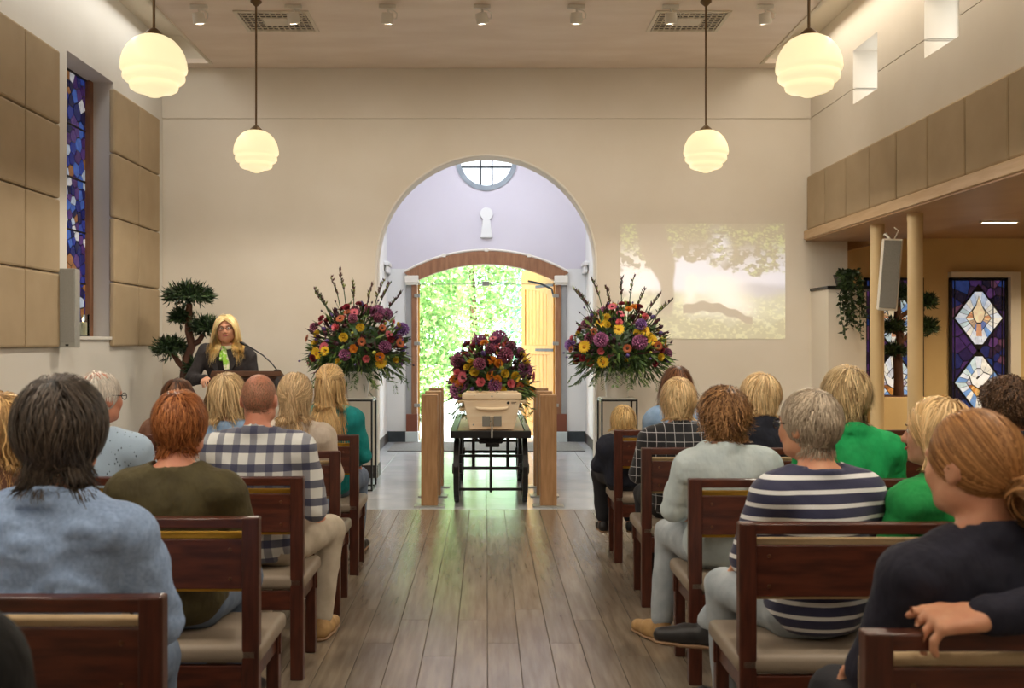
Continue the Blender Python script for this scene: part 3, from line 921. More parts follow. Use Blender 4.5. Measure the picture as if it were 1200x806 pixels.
# ------------------------------------------------------------------ columns, loudspeakers, candle, downlight
for px, d, lab in ((1028, 9.1, 'cream round column behind the hanging loudspeaker'), (1072.5, 8.3, 'cream round column right of the loudspeaker')):
    x = (px - 570) * d / FPX
    e = empty('column', (x, d, 0), 0, lab, 'column', 'cream balcony columns')
    MB().lathe([(.062, .03), (.062, 2.52)], n=28).build('shaft', M_COLUMN, e, smooth=True)
    MB().lathe([(.062, 2.52), (.066, 2.56), (.066, 2.6), (.066, 2.602)], n=28).build('capital', M_COLUMN, e, smooth=True)
    MB().lathe([(.08, 0), (.08, .03), (.062, .05)], n=28).build('base', M_COLUMN, e, smooth=True)
c = at(1043, 322, 8.72)
e = empty('column_loudspeaker', c, 0, 'slim white column loudspeaker hung tilted on the cream column', 'loudspeaker')
e.rotation_euler = (math.radians(5), math.radians(4), math.radians(-18))
MB().box(-.085, .085, -.02, .12, -.325, .325).build('cabinet', M_WHITE, e, bevel=.012)
MB().box(-.072, .072, -.028, -.018, -.30, .31).build('grille', M_GRILLE, e, bevel=.003)
MB().tube([(0, .12, .27), (-.02, .16, .33), (-.05, .20, .37), (-.06, .22, .36)], .012, 8).build('bracket', M_WHITE, e, smooth=True)
MB().tube([(.02, .10, .32), (.05, .12, .40), (.02, .2, .43)], .006, 6).build('cable', M_WHITE, e, smooth=True)
c = at(81, 361, 7.98)
e = empty('wall_loudspeaker', c, 0, 'tall grey wall loudspeaker beside the left stained glass window', 'loudspeaker')
e.rotation_euler = (0, 0, math.radians(6))
MB().box(-.063, .063, -.05, .08, -.325, .325).build('cabinet', M_GREYBOX, e, bevel=.006)
MB().box(-.055, .055, -.056, -.049, -.285, .315).build('grille', mat('speaker_grille_grey', rgb(160, 160, 155), .7, rgb(146, 146, 141), ns=200), e)
MB().box(-.012, .012, -.058, -.05, -.312, -.298).build('badge', M_BLACK, e)
MB().box(-.10, -.06, -.02, .03, -.2, -.14).box(-.10, -.06, -.02, .03, .14, .2).build('bracket', M_STEEL, e)
e = empty('candle_lantern', (-3.66, 8.62, WZ0 + .005), 0, 'glass lantern with a lit candle on the left window sill', 'candle')
e.location.y = 8.75
MB().lathe([(.055, 0), (.055, .20), (.05, .20), (.05, .008), (0, .008)], n=24).build('glass', M_GLASS, e, smooth=True)
MB().lathe([(.042, .008), (.042, .13), (0, .132)], n=20).build('wax', M_WAX, e, smooth=True)
MB().lathe([(.0, .132), (.008, .142), (.010, .155), (.004, .172), (0, .18)], n=10).build('flame', M_FLAME, e, smooth=True)
c = at(1160, 263, 10.5)
e = empty('recessed_downlight', (5.48, 10.3, 2.78), 0, 'small recessed downlight in the low ceiling under the balcony', 'lamp')
MB().box(-.20, .20, -.03, .03, -.012, .0).build('rim', M_WHITE, e)
MB().box(-.18, .18, -.02, .02, -.015, -.012).build('diffuser', mat('downlight_glow', (1, .85, .6, 1), emit=4), e)

# ------------------------------------------------------------------ benches
BW = 1.36
bench_cache = {}
def bench_meshes():
    c = {}
    c['post'] = MB().box(-.029, .029, 0, .045, 0, .90).mesh('post', M_BENCHP, bevel=.005)
    c['front_leg'] = MB().box(-.024, .024, 0, .045, 0, .385).mesh('front_leg', M_BENCHP, bevel=.004)
    hw = BW / 2 - .029 - .015
    c['top_rail'] = MB().box(-hw / 2 - .0145, hw / 2 + .0145, .002, .045, .862, .899).mesh('top_rail', M_BENCH, bevel=.005)
    c['back_panel'] = MB().box(-hw / 2 - .0145, hw / 2 + .0145, .010, .032, .655, .825).mesh('back_panel', M_BENCH, bevel=.003)
    c['seat_cushion'] = MB().box(-hw / 2 - .03, hw / 2 + .03, .0, .43, .40, .465).mesh('seat_cushion', M_SEAT, bevel=.022, seg=3, smooth=True)
    c['rear_apron'] = MB().box(-hw / 2 - .0145, hw / 2 + .0145, .005, .03, .31, .395).mesh('rear_apron', M_BENCH, bevel=.003)
    c['side_apron'] = MB().box(-.014, .014, .045, .40, .32, .395).mesh('side_apron', M_BENCHP, bevel=.003)
    c['bolt'] = MB().lathe([(0, -.002), (.006, -.002), (.007, .002)], n=8, axis='y').mesh('bolt', M_BOLT)
    for k, m in (('c', M_PADC), ('y', M_PADY)):
        c['pad' + k] = MB().box(-BW / 2 + .01, BW / 2 - .01, .046, .078, .635, .842).mesh('back_cushion', m, bevel=.012, seg=3, smooth=True)
    return c
BM = bench_meshes()
def bench(xin, d, side, pad, label):
    """xin = aisle-side edge, side -1 to the left, +1 to the right"""
    e = empty('bench', (xin + side * BW / 2, d, 0), 0, label, 'bench', 'mahogany chapel benches')
    hw = BW / 2
    xs = (-hw + .029, 0, hw - .029)
    for x in xs:
        link('rear_post', BM['post'], e, (x, 0, 0))
        link('front_leg', BM['front_leg'], e, (x * .985, .385, 0))
        link('side_apron', BM['side_apron'], e, (x * .985, 0, 0))
    for s in (-1, 1):
        cx = s * (hw / 2)
        link('top_rail', BM['top_rail'], e, (cx, 0, 0))
        p = link('back_panel', BM['back_panel'], e, (cx, 0, 0))
        link('seat_cushion', BM['seat_cushion'], e, (cx, 0, 0))
        link('rear_apron', BM['rear_apron'], e, (cx, 0, 0))
        link('front_apron', BM['rear_apron'], e, (cx, .385, 0))
        for sx in (-1, 1):
            for z in (.69, .79):
                link('bolt', BM['bolt'], p, (sx * .24, .008, z))
    link('back_cushion', BM['pad' + pad], e)
    return e
# row: rear face distance, aisle edge
LROWS = [(1.18, -.74, 'c', 'row closest to the camera'), (2.26, -.76, 'c', 'row behind the blue blazer'), (3.28, -.775, 'y', 'row behind the red-haired man'),
         (4.26, -.81, 'y', 'row behind the plaid shirt'), (5.26, -.80, 'c', 'row behind the beige top'), (6.18, -.82, 'y', 'front row behind the teal top')]
RROWS = [(1.98, .78, 'c', 'row under the resting hand'), (3.18, .835, 'c', 'row behind the striped shirt'), (4.20, .884, 'y', 'row behind the pale blue shirt'),
         (5.43, .875, 'c', 'row behind the black checked jacket'), (6.52, .865, 'y', 'front row with the child')]
for d, x, p, n in LROWS:
    bench(x, d, -1, p, 'mahogany bench at the left of the aisle, ' + n)
    if d > 3: bench(x - BW - .02, d, -1, p, 'mahogany bench against the left wall, ' + n)
for d, x, p, n in RROWS:
    bench(x, d, 1, p, 'mahogany bench at the right of the aisle, ' + n)
    if d > 3: bench(x + BW + .02, d, 1, p, 'mahogany bench by the balcony columns, ' + n)

# ------------------------------------------------------------------ bollards, bier, coffin
for s, xc in ((-1, -.517), (1, .563)):
    for y, n in ((8.74, 'nearest'), (9.31, 'middle'), (9.93, 'farthest')):
        e = empty('oak_bollard', (xc, y, 0), 0, 'square oak post %s the coffin, %s of three' % ('left of' if s < 0 else 'right of', n), 'post', 'oak posts beside the coffin')
        MB().box(-.075, .075, 0, .09, .012, 1.005).build('shaft', M_OAKPOST, e, bevel=.004)
        MB().box(-.075, .075, 0, .09, 1.005, 1.02).build('top', M_OAKTOP, e, bevel=.004)
        MB().box(-.14, .14, -.03, .12, 0, .012).build('floor_plate', M_STEEL, e, bevel=.003)
bx, by0, by1, bz = .04, 8.72, 10.75, .69
e = empty('bier', (bx, by0, 0), 0, 'black wheeled metal bier carrying the coffin', 'bier')
tp = MB()
tp.box(-.365, .365, .0, .06, .625, .69).box(-.365, .365, 1.97, 2.03, .625, .69).box(-.365, -.31, .06, 1.97, .625, .69).box(.31, .365, .06, 1.97, .625, .69)
tp.build('top_frame', M_BLACK, e, bevel=.006)
MB().box(-.31, .31, .06, 1.97, .635, .675).build('deck', M_OAKPOST, e)
for s in (-1, 1):
    for y in (.33, 1.70):
        w = MB()
        n = 36
        for k in range(n):
            a0, a1 = 2 * PI * k / n, 2 * PI * (k + 1) / n
            def P(a, r, x): return (x, y + r * math.cos(a), .31 + r * math.sin(a))
            w.hexa([P(a0, .26, -.028), P(a1, .26, -.028), P(a1, .31, -.022), P(a0, .31, -.022)], [P(a0, .26, .028), P(a1, .26, .028), P(a1, .31, .022), P(a0, .31, .022)])
        w.lathe([(.05, -.045), (.05, .045)], (0, y, .31), 14, 'x')
        for k in range(8):
            a = 2 * PI * k / 8
            w.tube([(0, y, .31), P(a, .265, 0)], .013, 6)
        w.build('wheel', M_BLACK, e, loc=(s * .315, 0, 0), smooth=True)
        MB().box(s * .315 - .02, s * .315 + .02, y - .025, y + .025, .31, .63).build('fork', M_BLACK, e)
for y in (.33, 1.70):
    MB().tube([(-.32, y, .31), (.32, y, .31)], .017, 8).build('axle', M_BLACK, e, smooth=True)
    MB().box(-.33, .33, y - .015, y + .015, .415, .44).build('cross_bar', M_BLACK, e)
MB().box(-.30, .30, .10, .125, .135, .16).build('tow_bar', M_BLACK, e, bevel=.004)
for s in (-1, 1):
    MB().tube([(s * .29, .112, .148), (s * .30, .33, .30)], .011, 6).build('stay', M_BLACK, e, smooth=True)
    MB().box(s * .165 - .015, s * .165 + .015, .55, .58, .29, .63).build('upright', M_BLACK, e)
MB().box(-.012, .012, .10, .125, .12, .63).build('centre_rod', M_BLACK, e, bevel=.003)
MB().box(-.11, .11, .15, .35, .56, .63).box(-.05, .08, .12, .3, .53, .57).build('turntable', M_BLACK, e, bevel=.01)
MB().tube([(-.16, .10, .63), (-.10, .08, .59), (-.02, .08, .575), (.07, .08, .58), (.13, .1, .63)], .012, 6).build('chain', M_BLACK, e, smooth=True)
# coffin: tapered pale poplar
cy0, cy1 = 8.86, 10.66
e = empty('coffin', (bx + .01, cy0, bz), 0, 'pale wooden coffin with rope handles resting on the bier', 'coffin')
L_ = cy1 - cy0
def sect(y, wb, wt, z0, z1): return [(-wb, y, z0), (wb, y, z0), (wt, y, z1), (-wt, y, z1)]
MB().hexa(sect(0, .205, .265, 0, .275), sect(L_, .16, .205, 0, .275)).build('body', M_COFFIN, e, bevel=.012)
MB().hexa(sect(-.012, .275, .272, .275, .335), sect(L_ + .01, .215, .212, .275, .335)).build('lid', M_COFFIN, e, bevel=.012)
MB().hexa(sect(.03, .25, .235, .335, .352), sect(L_ - .04, .19, .18, .335, .352)).build('lid_crown', M_COFFIN, e, bevel=.006)
MB().tube([(-.145, -.012, .205), (-.12, -.035, .195), (0, -.045, .190), (.12, -.035, .195), (.145, -.012, .205)], [.008, .014, .016, .014, .008], 8).build('end_handle', M_COFFIN, e, smooth=True)
for s in (-1, 1):
    a, b = sorted((s * .016, s * .088))
    MB().box(a, b, -.008, .008, .03, .125).build('metal_plate', M_STEEL, e, bevel=.003, rot=(0, 0, 0))
    for y in (.10, .50, .9, 1.3):
        f = y / L_
        wx = (.262 * (1 - f) + .203 * f) * s
        for z, k in ((.255, 1), (.185, .93)):
            MB().tube([(wx * k * .96, y, z), (wx * k + s * .05, y + .02, z - .01), (wx * k + s * .055, y + .10, z - .015), (wx * k + s * .05, y + .18, z - .01), (wx * k * .96, y + .2, z)], .014, 6).build('rope_handle', M_ROPE, e, smooth=True)
MB().tube([(.0, -.012, .12), (.0, -.02, .03), (0, -.14, .0), (0, -.16, -.06)], .009, 6).build('strap', M_STEEL, e, smooth=True)
MB().lathe([(.013, -.006), (.013, 0)], (.15, .0, .245), 14, 'y').build('round_stamp', M_BLACK, e)
MB().box(.18, .225, -.003, .01, .248, .254).box(.18, .215, -.003, .01, .237, .242).build('stamp_lines', mat('stamp_grey', rgb(120, 100, 80), .7), e)
MB().lathe([(.008, -.005), (.008, 0)], (-.17, .004, .045), 12, 'y').build('screw_head', M_STEEL, e)
MB().lathe([(.008, -.016), (.008, 0)], (0, -.002, .305), 12, 'y').build('screw_head', M_STEEL, e)

# ------------------------------------------------------------------ flowers
def petal_ring(mb, n, r0, r1, w, z0, z1, ph=0, cup=0):
    for k in range(n):
        a = 2 * PI * k / n + ph
        c, s = math.cos(a), math.sin(a)
        def P(r, t, z): return (c * r - s * t, s * r + c * t, z)
        rm = (r0 + r1) / 2
        zm = (z0 + z1) / 2 + cup
        mb.add([P(r0, -w * .3, z0), P(rm, -w * .5, zm), P(r1, -w * .2, z1), P(r1, w * .2, z1), P(rm, w * .5, zm), P(r0, w * .3, z0)], [(0, 1, 4, 5), (1, 2, 3, 4)])
def bloom_mesh(kind, cp, cc):
    mp = mat('petal_%s_%d' % (kind, len(MATS)), rgb(*cp), .6, tuple(x * .7 for x in rgb(*cp)[:3]) + (1,), ns=25)
    mc = mat('heart_%s_%d' % (kind, len(MATS)), rgb(*cc), .8, tuple(x * .6 for x in rgb(*cc)[:3]) + (1,), ns=60)
    b = MB()
    if kind == 'daisy':
        petal_ring(b, 16, .25, 1.0, .34, 0, .12, cup=.08)
        petal_ring(b, 14, .22, .85, .30, .06, .24, .2, cup=.08)
        b.mi = 1
        b.lathe([(.32, .02), (.30, .16), (.18, .24), (0, .26)], n=10)
    elif kind == 'ball':
        n = 90
        for k in range(n):
            z = 1 - 2 * (k + .5) / n
            if z < -.75: continue
            r = math.sqrt(1 - z * z); a = k * 2.39996
            d = Vector((r * math.cos(a), r * math.sin(a), z))
            u_ = d.orthogonal().normalized(); w_ = d.cross(u_)
            p0, q = d * .62, .17
            b.add([p0 - u_ * q * .6, d * .86 - w_ * q, d * 1.02, d * .86 + w_ * q, p0 + u_ * q * .6, d * .9 + u_ * q], [(0, 1, 2, 5), (4, 5, 2, 3)])
        b.mi = 1
        b.lathe([(0, -.6), (.45, -.4), (.62, 0), (.45, .45), (0, .62)], n=10)
    elif kind == 'rose':
        for q, (n, r0, r1, z0, z1) in enumerate(((6, .25, 1.0, -.1, .25), (6, .22, .8, -.05, .45), (5, .18, .6, 0, .6), (5, .1, .38, .1, .66))):
            petal_ring(b, n, r0, r1, r1 * 1.25, z0, z1, q * .5, cup=-.12)
        b.mi = 1
        b.lathe([(.2, 0), (.22, .45), (.12, .62), (0, .6)], n=8)
    else:   # bud
        b.lathe([(0, -.9), (.45, -.6), (.62, -.1), (.5, .4), (.2, .8), (0, .9)], n=8)
        b.mi = 1
        petal_ring(b, 5, .2, .75, .4, -.7, -.2)
    return b.mesh(kind, [mp, mc], smooth='all')
BL = {'purple_ball': bloom_mesh('ball', (184, 110, 158), (110, 58, 96)), 'violet_ball': bloom_mesh('ball', (160, 112, 188), (90, 60, 112)),
      'plum_ball': bloom_mesh('ball', (170, 90, 122), (96, 46, 66)), 'yellow_daisy': bloom_mesh('daisy', (238, 196, 40), (214, 150, 24)),
      'orange_rose': bloom_mesh('rose', (232, 150, 44), (206, 110, 28)), 'red_rose': bloom_mesh('rose', (140, 26, 44), (80, 12, 24)),
      'yellow_rose': bloom_mesh('rose', (222, 188, 50), (196, 152, 34)), 'pink_rose': bloom_mesh('rose', (232, 120, 128), (206, 80, 96)),
      'pink_daisy': bloom_mesh('daisy', (206, 96, 112), (90, 30, 40)), 'dark_bud': bloom_mesh('bud', (66, 28, 48), (48, 62, 34)),
      'violet_bud': bloom_mesh('bud', (92, 70, 130), (50, 66, 36)), 'rust_daisy': bloom_mesh('daisy', (170, 84, 40), (70, 40, 20)),
      'lime_bud': bloom_mesh('bud', (170, 176, 72), (90, 116, 44))}
M_LEAFVC2 = mat('bouquet_leaves', (1, 1, 1, 1), .5, attr='Col')
def leaves_np(pos, dirs, ln, wd, cols, seed):
    """two-quad leaves at pos pointing along dirs"""
    r = np.random.default_rng(seed)
    n = len(pos)
    dirs = dirs / np.linalg.norm(dirs, axis=1)[:, None]
    w = np.cross(dirs, r.normal(size=(n, 3))); w /= np.linalg.norm(w, axis=1)[:, None]
    nn = np.cross(dirs, w)
    l = (ln * r.uniform(.7, 1.3, n))[:, None]
    wd = wd * np.ones((n, 1))
    V = np.stack([pos, pos + dirs * l * .45 - w * wd + nn * l * .08, pos + dirs * l, pos + dirs * l * .45 + w * wd + nn * l * .08], 1).reshape(-1, 3)
    cc = np.array(cols)[:, :3][r.integers(0, len(cols), n)] * r.uniform(.7, 1.25, (n, 1))
    return V, np.arange(4 * n).reshape(-1, 4), np.repeat(cc, 4, 0)
def cloud(name, parent, parts):
    Vs, Qs, Cs, k = [], [], [], 0
    for V, Q_, C in parts:
        Vs.append(V); Qs.append(Q_ + k); Cs.append(C); k += len(V)
    return link(name, np_mesh(name, np.concatenate(Vs), np.concatenate(Qs), M_LEAFVC2, False, np.concatenate(Cs)), parent)
GREENS = [rgb(62, 88, 42), rgb(80, 110, 54), rgb(48, 70, 36), rgb(110, 134, 64)]
DARKS = [rgb(84, 36, 44), rgb(64, 32, 42), rgb(78, 40, 34), rgb(52, 60, 34)]
def bouquet(loc, rx, ry, rz, blooms, label, seed, spikes=0, droop=0, big=.055, dark=False):
    e = empty('flower_arrangement', loc, 0, label, 'flowers', 'funeral flower arrangements')
    r = np.random.default_rng(seed)
    rr = random.Random(seed)
    # foliage body
    n = 1300
    d = r.normal(size=(n, 3)); d[:, 2] = np.abs(d[:, 2]) * 1.0 - .25
    d /= np.linalg.norm(d, axis=1)[:, None]
    pos = d * np.array([rx, ry, rz]) * r.uniform(.25, .92, (n, 1))
    parts = [leaves_np(pos, d + r.normal(size=(n, 3)) * .5, .10, .016, GREENS + DARKS[:2], seed)]
    low = r.normal(size=(900, 3)); low[:, 2] = -np.abs(low[:, 2]) * .35 - .05
    low /= np.linalg.norm(low, axis=1)[:, None]
    pos2 = low * np.array([rx, ry, rz * .7]) * r.uniform(.4, .95, (900, 1))
    dd = low.copy(); dd[:, 2] -= .4
    parts.append(leaves_np(pos2, dd + r.normal(size=(900, 3)) * .3, .12, .010, GREENS, seed + 1))
    cloud('foliage', e, parts)['kind'] = 'stuff'
    MB().lathe([(math.sin(t) * .62, -math.cos(t) * .62 + .06) for t in np.linspace(.05, PI - .02, 9)], n=14).build('filler_core', M_LEAF, e, smooth=True).scale = (rx, ry, rz * .9)  # added dark filler that closes bright gaps between the blooms
    # hanging fern fronds
    for k in range(droop):
        a = 2 * PI * (k + rr.random() * .6) / droop
        p = [Vector((math.cos(a) * rx * f, math.sin(a) * ry * f, -rz * (.10 + .55 * f * f * rr.uniform(.7, 1.2)))) for f in (.3, .6, .85, 1.0, 1.06)]
        V, D = [], []
        for q in range(26):
            f = q / 26 * 4
            i0 = min(int(f), 3)
            pp = p[i0].lerp(p[i0 + 1], f - i0)
            t = (p[i0 + 1] - p[i0]).normalized()
            sd = t.cross(Vector((0, 0, 1))).normalized()
            for s in (-1, 1):
                V.append(pp); D.append(t * .6 + sd * s + Vector((0, 0, -.2)))
        fr = MB().tube(p, .003, 5)
        cloud('fern_frond', e, [leaves_np(np.array(V), np.array([list(x) for x in D]), .055, .005, GREENS[:2] + GREENS[3:], seed + k)])
    # blooms
    kinds = []
    for k, c, s in blooms: kinds += [(k, s)] * c
    rr.shuffle(kinds)
    N = len(kinds)
    order = sorted(range(N), key=lambda i: rr.random())
    for i, (k, s) in enumerate(kinds):
        z = 1 - 1.25 * (i + .5) / N
        a = i * 2.39996 + rr.uniform(-.2, .2)
        q = math.sqrt(max(0, 1 - z * z))
        dv = Vector((q * math.cos(a), q * math.sin(a), z))
        f = rr.uniform(.86, 1.06)
        p = Vector((dv.x * rx * f, dv.y * ry * f, dv.z * rz * f))
        o = link(k, BL[k], e, p, None, s * rr.uniform(.85, 1.2))
        nn = Vector((dv.x / rx, dv.y / ry, dv.z / rz)).normalized() + Vector((rr.uniform(-.3, .3), -.35, rr.uniform(-.2, .3)))
        o.rotation_euler = nn.to_track_quat('Z', 'Y').to_euler()
    # dark seed heads and twigs
    for k in range(34):
        a = rr.uniform(0, 2 * PI); z = rr.uniform(-.25, .95); q = math.sqrt(1 - z * z)
        f = rr.uniform(1.02, 1.2)
        p = Vector((q * math.cos(a) * rx * f, q * math.sin(a) * ry * f, z * rz * f))
        st = MB().tube([p * .6, p * .85 + Vector((0, 0, .01)), p], [.003, .0025, .002], 5)
        o = st.build('stem', M_LEAF, e)
        link('dark_bud' if k % 3 else 'violet_bud', BL['dark_bud' if k % 3 else 'violet_bud'], o, p, (nn := p.to_track_quat('Z', 'Y').to_euler()), .016)
    for k in range(spikes):
        a = PI * (.06 + .88 * (k + .5) / spikes) + rr.uniform(-.08, .08)
        dx = math.cos(a) * rx * rr.uniform(.85, 1.05); top = rz * (1.0 + .55 * math.sin(a)) * rr.uniform(.85, 1.12)
        y0 = rr.uniform(-.3, .3) * ry
        b0 = Vector((dx * .35, y0 * .3, rz * .2)); b1 = Vector((dx * .75, y0 * .7, top * .75)); b2 = Vector((dx * 1.03, y0, top))
        o = MB().tube([b0, b1, b2], [.006, .005, .002], 5).build('flower_spike', M_LEAF, e)
        V, D = [], []
        for q in range(30):
            f = q / 30
            V.append(b1.lerp(b2, f)); sd = Vector((rr.uniform(-1, 1), rr.uniform(-1, 1), 1.6)); D.append(sd)
        cloud('spike_buds', o, [leaves_np(np.array([list(x) for x in V]), np.array([list(x) for x in D]), .045, .009, DARKS + [rgb(120, 130, 60)], seed + 50 + k)])
    return e
STAND = [('purple_ball', 6, .068), ('violet_ball', 4, .07), ('plum_ball', 6, .055), ('yellow_daisy', 9, .058), ('orange_rose', 9, .043), ('red_rose', 12, .040), ('yellow_rose', 12, .040),
         ('pink_rose', 9, .038), ('pink_daisy', 5, .05), ('rust_daisy', 9, .045), ('violet_bud', 12, .034), ('dark_bud', 18, .028), ('lime_bud', 12, .03)]
for s, px, lab, seed in ((-1, 418, 'large mixed flower arrangement in the white vase left of the arch', 21), (1, 727, 'large mixed flower arrangement in the white vase right of the arch', 33)):
    d = 9.85
    p = at(px, 412, d)
    bouquet((p.x, d, p.z), .50, .40, .50, STAND, lab, seed, spikes=9, droop=16)
    ez = HC - (467 - VY) * d / FPX
    pv_ = at(px - (0 if s < 0 else 4), 430, d)
    e = empty('vase', (pv_.x, d, ez + .012), 0, 'white tapered vase on the black frame stand %s of the arch' % ('left' if s < 0 else 'right'), 'vase', 'white flower vases')
    h = p.z - ez - .03
    MB().lathe([(.105, 0), (.112, .01), (.150, h - .03), (.162, h - .02), (.162, h), (.148, h), (.10, .03), (0, .03)], n=32).build('bowl', M_VASE, e, smooth=True)
    if s > 0:
        parts = []
        for q in range(7):
            x0 = -.12 + .04 * q
            V = np.array([(x0 + .012 * math.sin(i), -.158 - .012 * (i % 3) , h - .02 - .018 * i) for i in range(16)])
            D = np.array([((-1) ** i, -.2, -.8) for i in range(16)], float)
            parts.append(leaves_np(V, D, .06, .006, [rgb(150, 156, 130), rgb(110, 124, 90), rgb(190, 190, 176)], q))
        cloud('trailing_fern', e, parts)
    e = empty('wire_plinth', (pv_.x, d, 0), 0, 'open black wire frame stand under the %s vase' % ('left' if s < 0 else 'right'), 'stand', 'black wire flower stands')
    hw = .175
    for a in (-1, 1):
        for b in (-1, 1):
            MB().box(a * hw - .009, a * hw + .009, b * hw - .009, b * hw + .009, 0, ez - .009).build('upright', M_BLACK, e)
    for z, n in ((ez - .009, 'top_ring'), (.005, 'bottom_ring')):
        m2 = MB()
        for a in (-1, 1):
            m2.box(-hw - .009, hw + .009, a * hw - .009, a * hw + .009, z - .009, z + .009).box(a * hw - .009, a * hw + .009, -hw, hw, z - .009, z + .009)
        m2.build(n, M_BLACK, e)
    MB().box(-hw + .005, hw - .005, -hw + .005, hw - .005, ez - .002, ez + .011).build('shelf', M_VASE, e, bevel=.003)
COFF = [('purple_ball', 11, .080), ('plum_ball', 10, .066), ('yellow_daisy', 5, .068), ('orange_rose', 14, .046), ('red_rose', 10, .046), ('yellow_rose', 15, .045), ('pink_rose', 9, .042),
        ('pink_daisy', 5, .05), ('rust_daisy', 7, .044), ('violet_bud', 8, .034), ('dark_bud', 12, .03), ('lime_bud', 7, .03)]
bouquet((bx + .01, 9.32, bz + .40), .385, .42, .44, COFF, 'dome of purple, yellow and orange flowers lying on the coffin', 44, droop=12)

# ------------------------------------------------------------------ bonsai trees, hanging plant
def pad(parent, c, rx, rz, seed, n=420):
    r = np.random.default_rng(seed)
    d = r.normal(size=(n, 3)); d[:, 2] = np.abs(d[:, 2]) - .35
    d /= np.linalg.norm(d, axis=1)[:, None]
    pos = np.array(c) + d * np.array([rx, rx * .8, rz]) * r.uniform(.15, .9, (n, 1))
    V, Q_, C = leaves_np(pos, d + r.normal(size=(n, 3)) * .6, .065, .009, [rgb(44, 66, 38), rgb(30, 48, 28), rgb(62, 84, 46)], seed)
    o = link('foliage_pad', np_mesh('foliage_pad', V, Q_, M_LEAFVC2, False, C), parent)
    return o
def bonsai(px_list, trunk, branches, d, label):
    b0 = at(*trunk[0][:2], d)
    e = empty('bonsai_tree', (b0.x, d, 0), 0, label, 'tree', 'indoor bonsai trees')
    loc = lambda q: at(q[0], q[1], d) - Vector((b0.x, d, 0))
    MB().tube([loc(q) for q in trunk], [q[2] for q in trunk], 10).build('trunk', M_BARK, e, smooth=True)
    for br in branches:
        MB().tube([loc(q) for q in br], [q[2] for q in br], 8).build('branch', M_BARK, e, smooth=True)
    for i, (px, py, w, h) in enumerate(px_list):
        c = loc((px, py))
        pad(e, c, w * d / FPX, h * d / FPX, 100 + i + int(px), int(300 + 42 * w))
    return e
D1 = 9.5
tr1 = bonsai([(221, 348, 30, 17), (241, 384, 17, 13), (212, 373, 11, 11), (199, 409, 20, 14), (225, 433, 7, 13)],
       [(217, 520, .06), (217, 470, .050), (216, 440, .046), (219, 420, .043), (225, 405, .040), (221, 388, .037), (221, 372, .034), (222, 356, .03)],
       [[(217, 432, .036), (209, 424, .030), (202, 413, .024)], [(224, 404, .036), (233, 400, .029), (238, 392, .022)], [(221, 378, .03), (214, 375, .02)], [(218, 445, .03), (224, 438, .02)]], D1,
       'tall indoor bonsai tree with dark leaf clouds behind the speaker')
e = empty('plant_pot', (tr1.location.x, D1, 0), 0, 'dark round planter holding the bonsai behind the speaker', 'planter')
zt = at(217, 520, D1).z
MB().lathe([(.17, 0), (.2, zt + .02), (.22, zt + .05), (.19, zt + .05), (.18, zt + .01), (0, zt + .01)], n=28).build('pot', M_SKIRT, e, smooth=True)
D2 = 10.9
tr2 = bonsai([(1052, 345, 18, 14), (1047, 385, 14, 12), (1085, 354, 11, 9), (1087, 384, 10, 11), (1048, 412, 12, 10)],
       [(1053, 470, .06), (1053, 445, .05), (1052, 420, .05), (1055, 395, .045), (1052, 370, .04), (1052, 350, .03)],
       [[(1053, 400, .03), (1070, 392, .025), (1085, 386, .02)], [(1053, 372, .03), (1070, 362, .022), (1083, 356, .018)], [(1052, 392, .02), (1047, 386, .015)]], D2,
       'indoor bonsai tree with dark leaf clouds behind the cream columns')
zt = at(1053, 464, D2).z
e = empty('planter_box', (tr2.location.x, D2, 0), 0, 'cream box planter under the bonsai between the cream columns', 'planter')
MB().box(-.28, .28, -.2, .2, 0, zt).build('box', M_ANNEX, e, bevel=.006)
MB().box(-.25, .25, -.17, .17, zt, zt + .006).build('soil', M_BARK, e)
hp = at(994, 338, 10.02)
e = empty('hanging_plant', (hp.x, 10.03, 2.08), 0, 'trailing green plant hanging over the black coping by the balcony', 'plant')
MB().lathe([(.07, 0), (.10, .10), (.105, .12), (.085, .12), (.07, .02), (0, .02)], n=20).build('pot', M_SKIRT, e, loc=(0, .12, 0), smooth=True)
for k in range(18):
    a = random.uniform(-1, 1); l = random.uniform(.25, .62)
    p = [Vector((a * .05, .12, .10)), Vector((a * .08, -.02, .16)), Vector((a * .11, -.10, .02)), Vector((a * .12 + random.uniform(-.03, .03), -.11, -l * .5)), Vector((a * .10 + .03, -.10, -l + .05))]
    V = []; Dd = []
    for q in range(44):
        f = q / 44 * 4; i0 = int(f)
        V.append(list(p[i0].lerp(p[i0 + 1], f - i0))); Dd.append([random.uniform(-1, 1), random.uniform(-1, .3), random.uniform(-1.2, .4)])
    v_ = MB().tube(p, .003, 5).build('vine', M_LEAF, e)
    cloud('vine_leaves', v_, [leaves_np(np.array(V), np.array(Dd), .055, .016, [rgb(48, 66, 34), rgb(36, 52, 28), rgb(66, 84, 44)], k)])

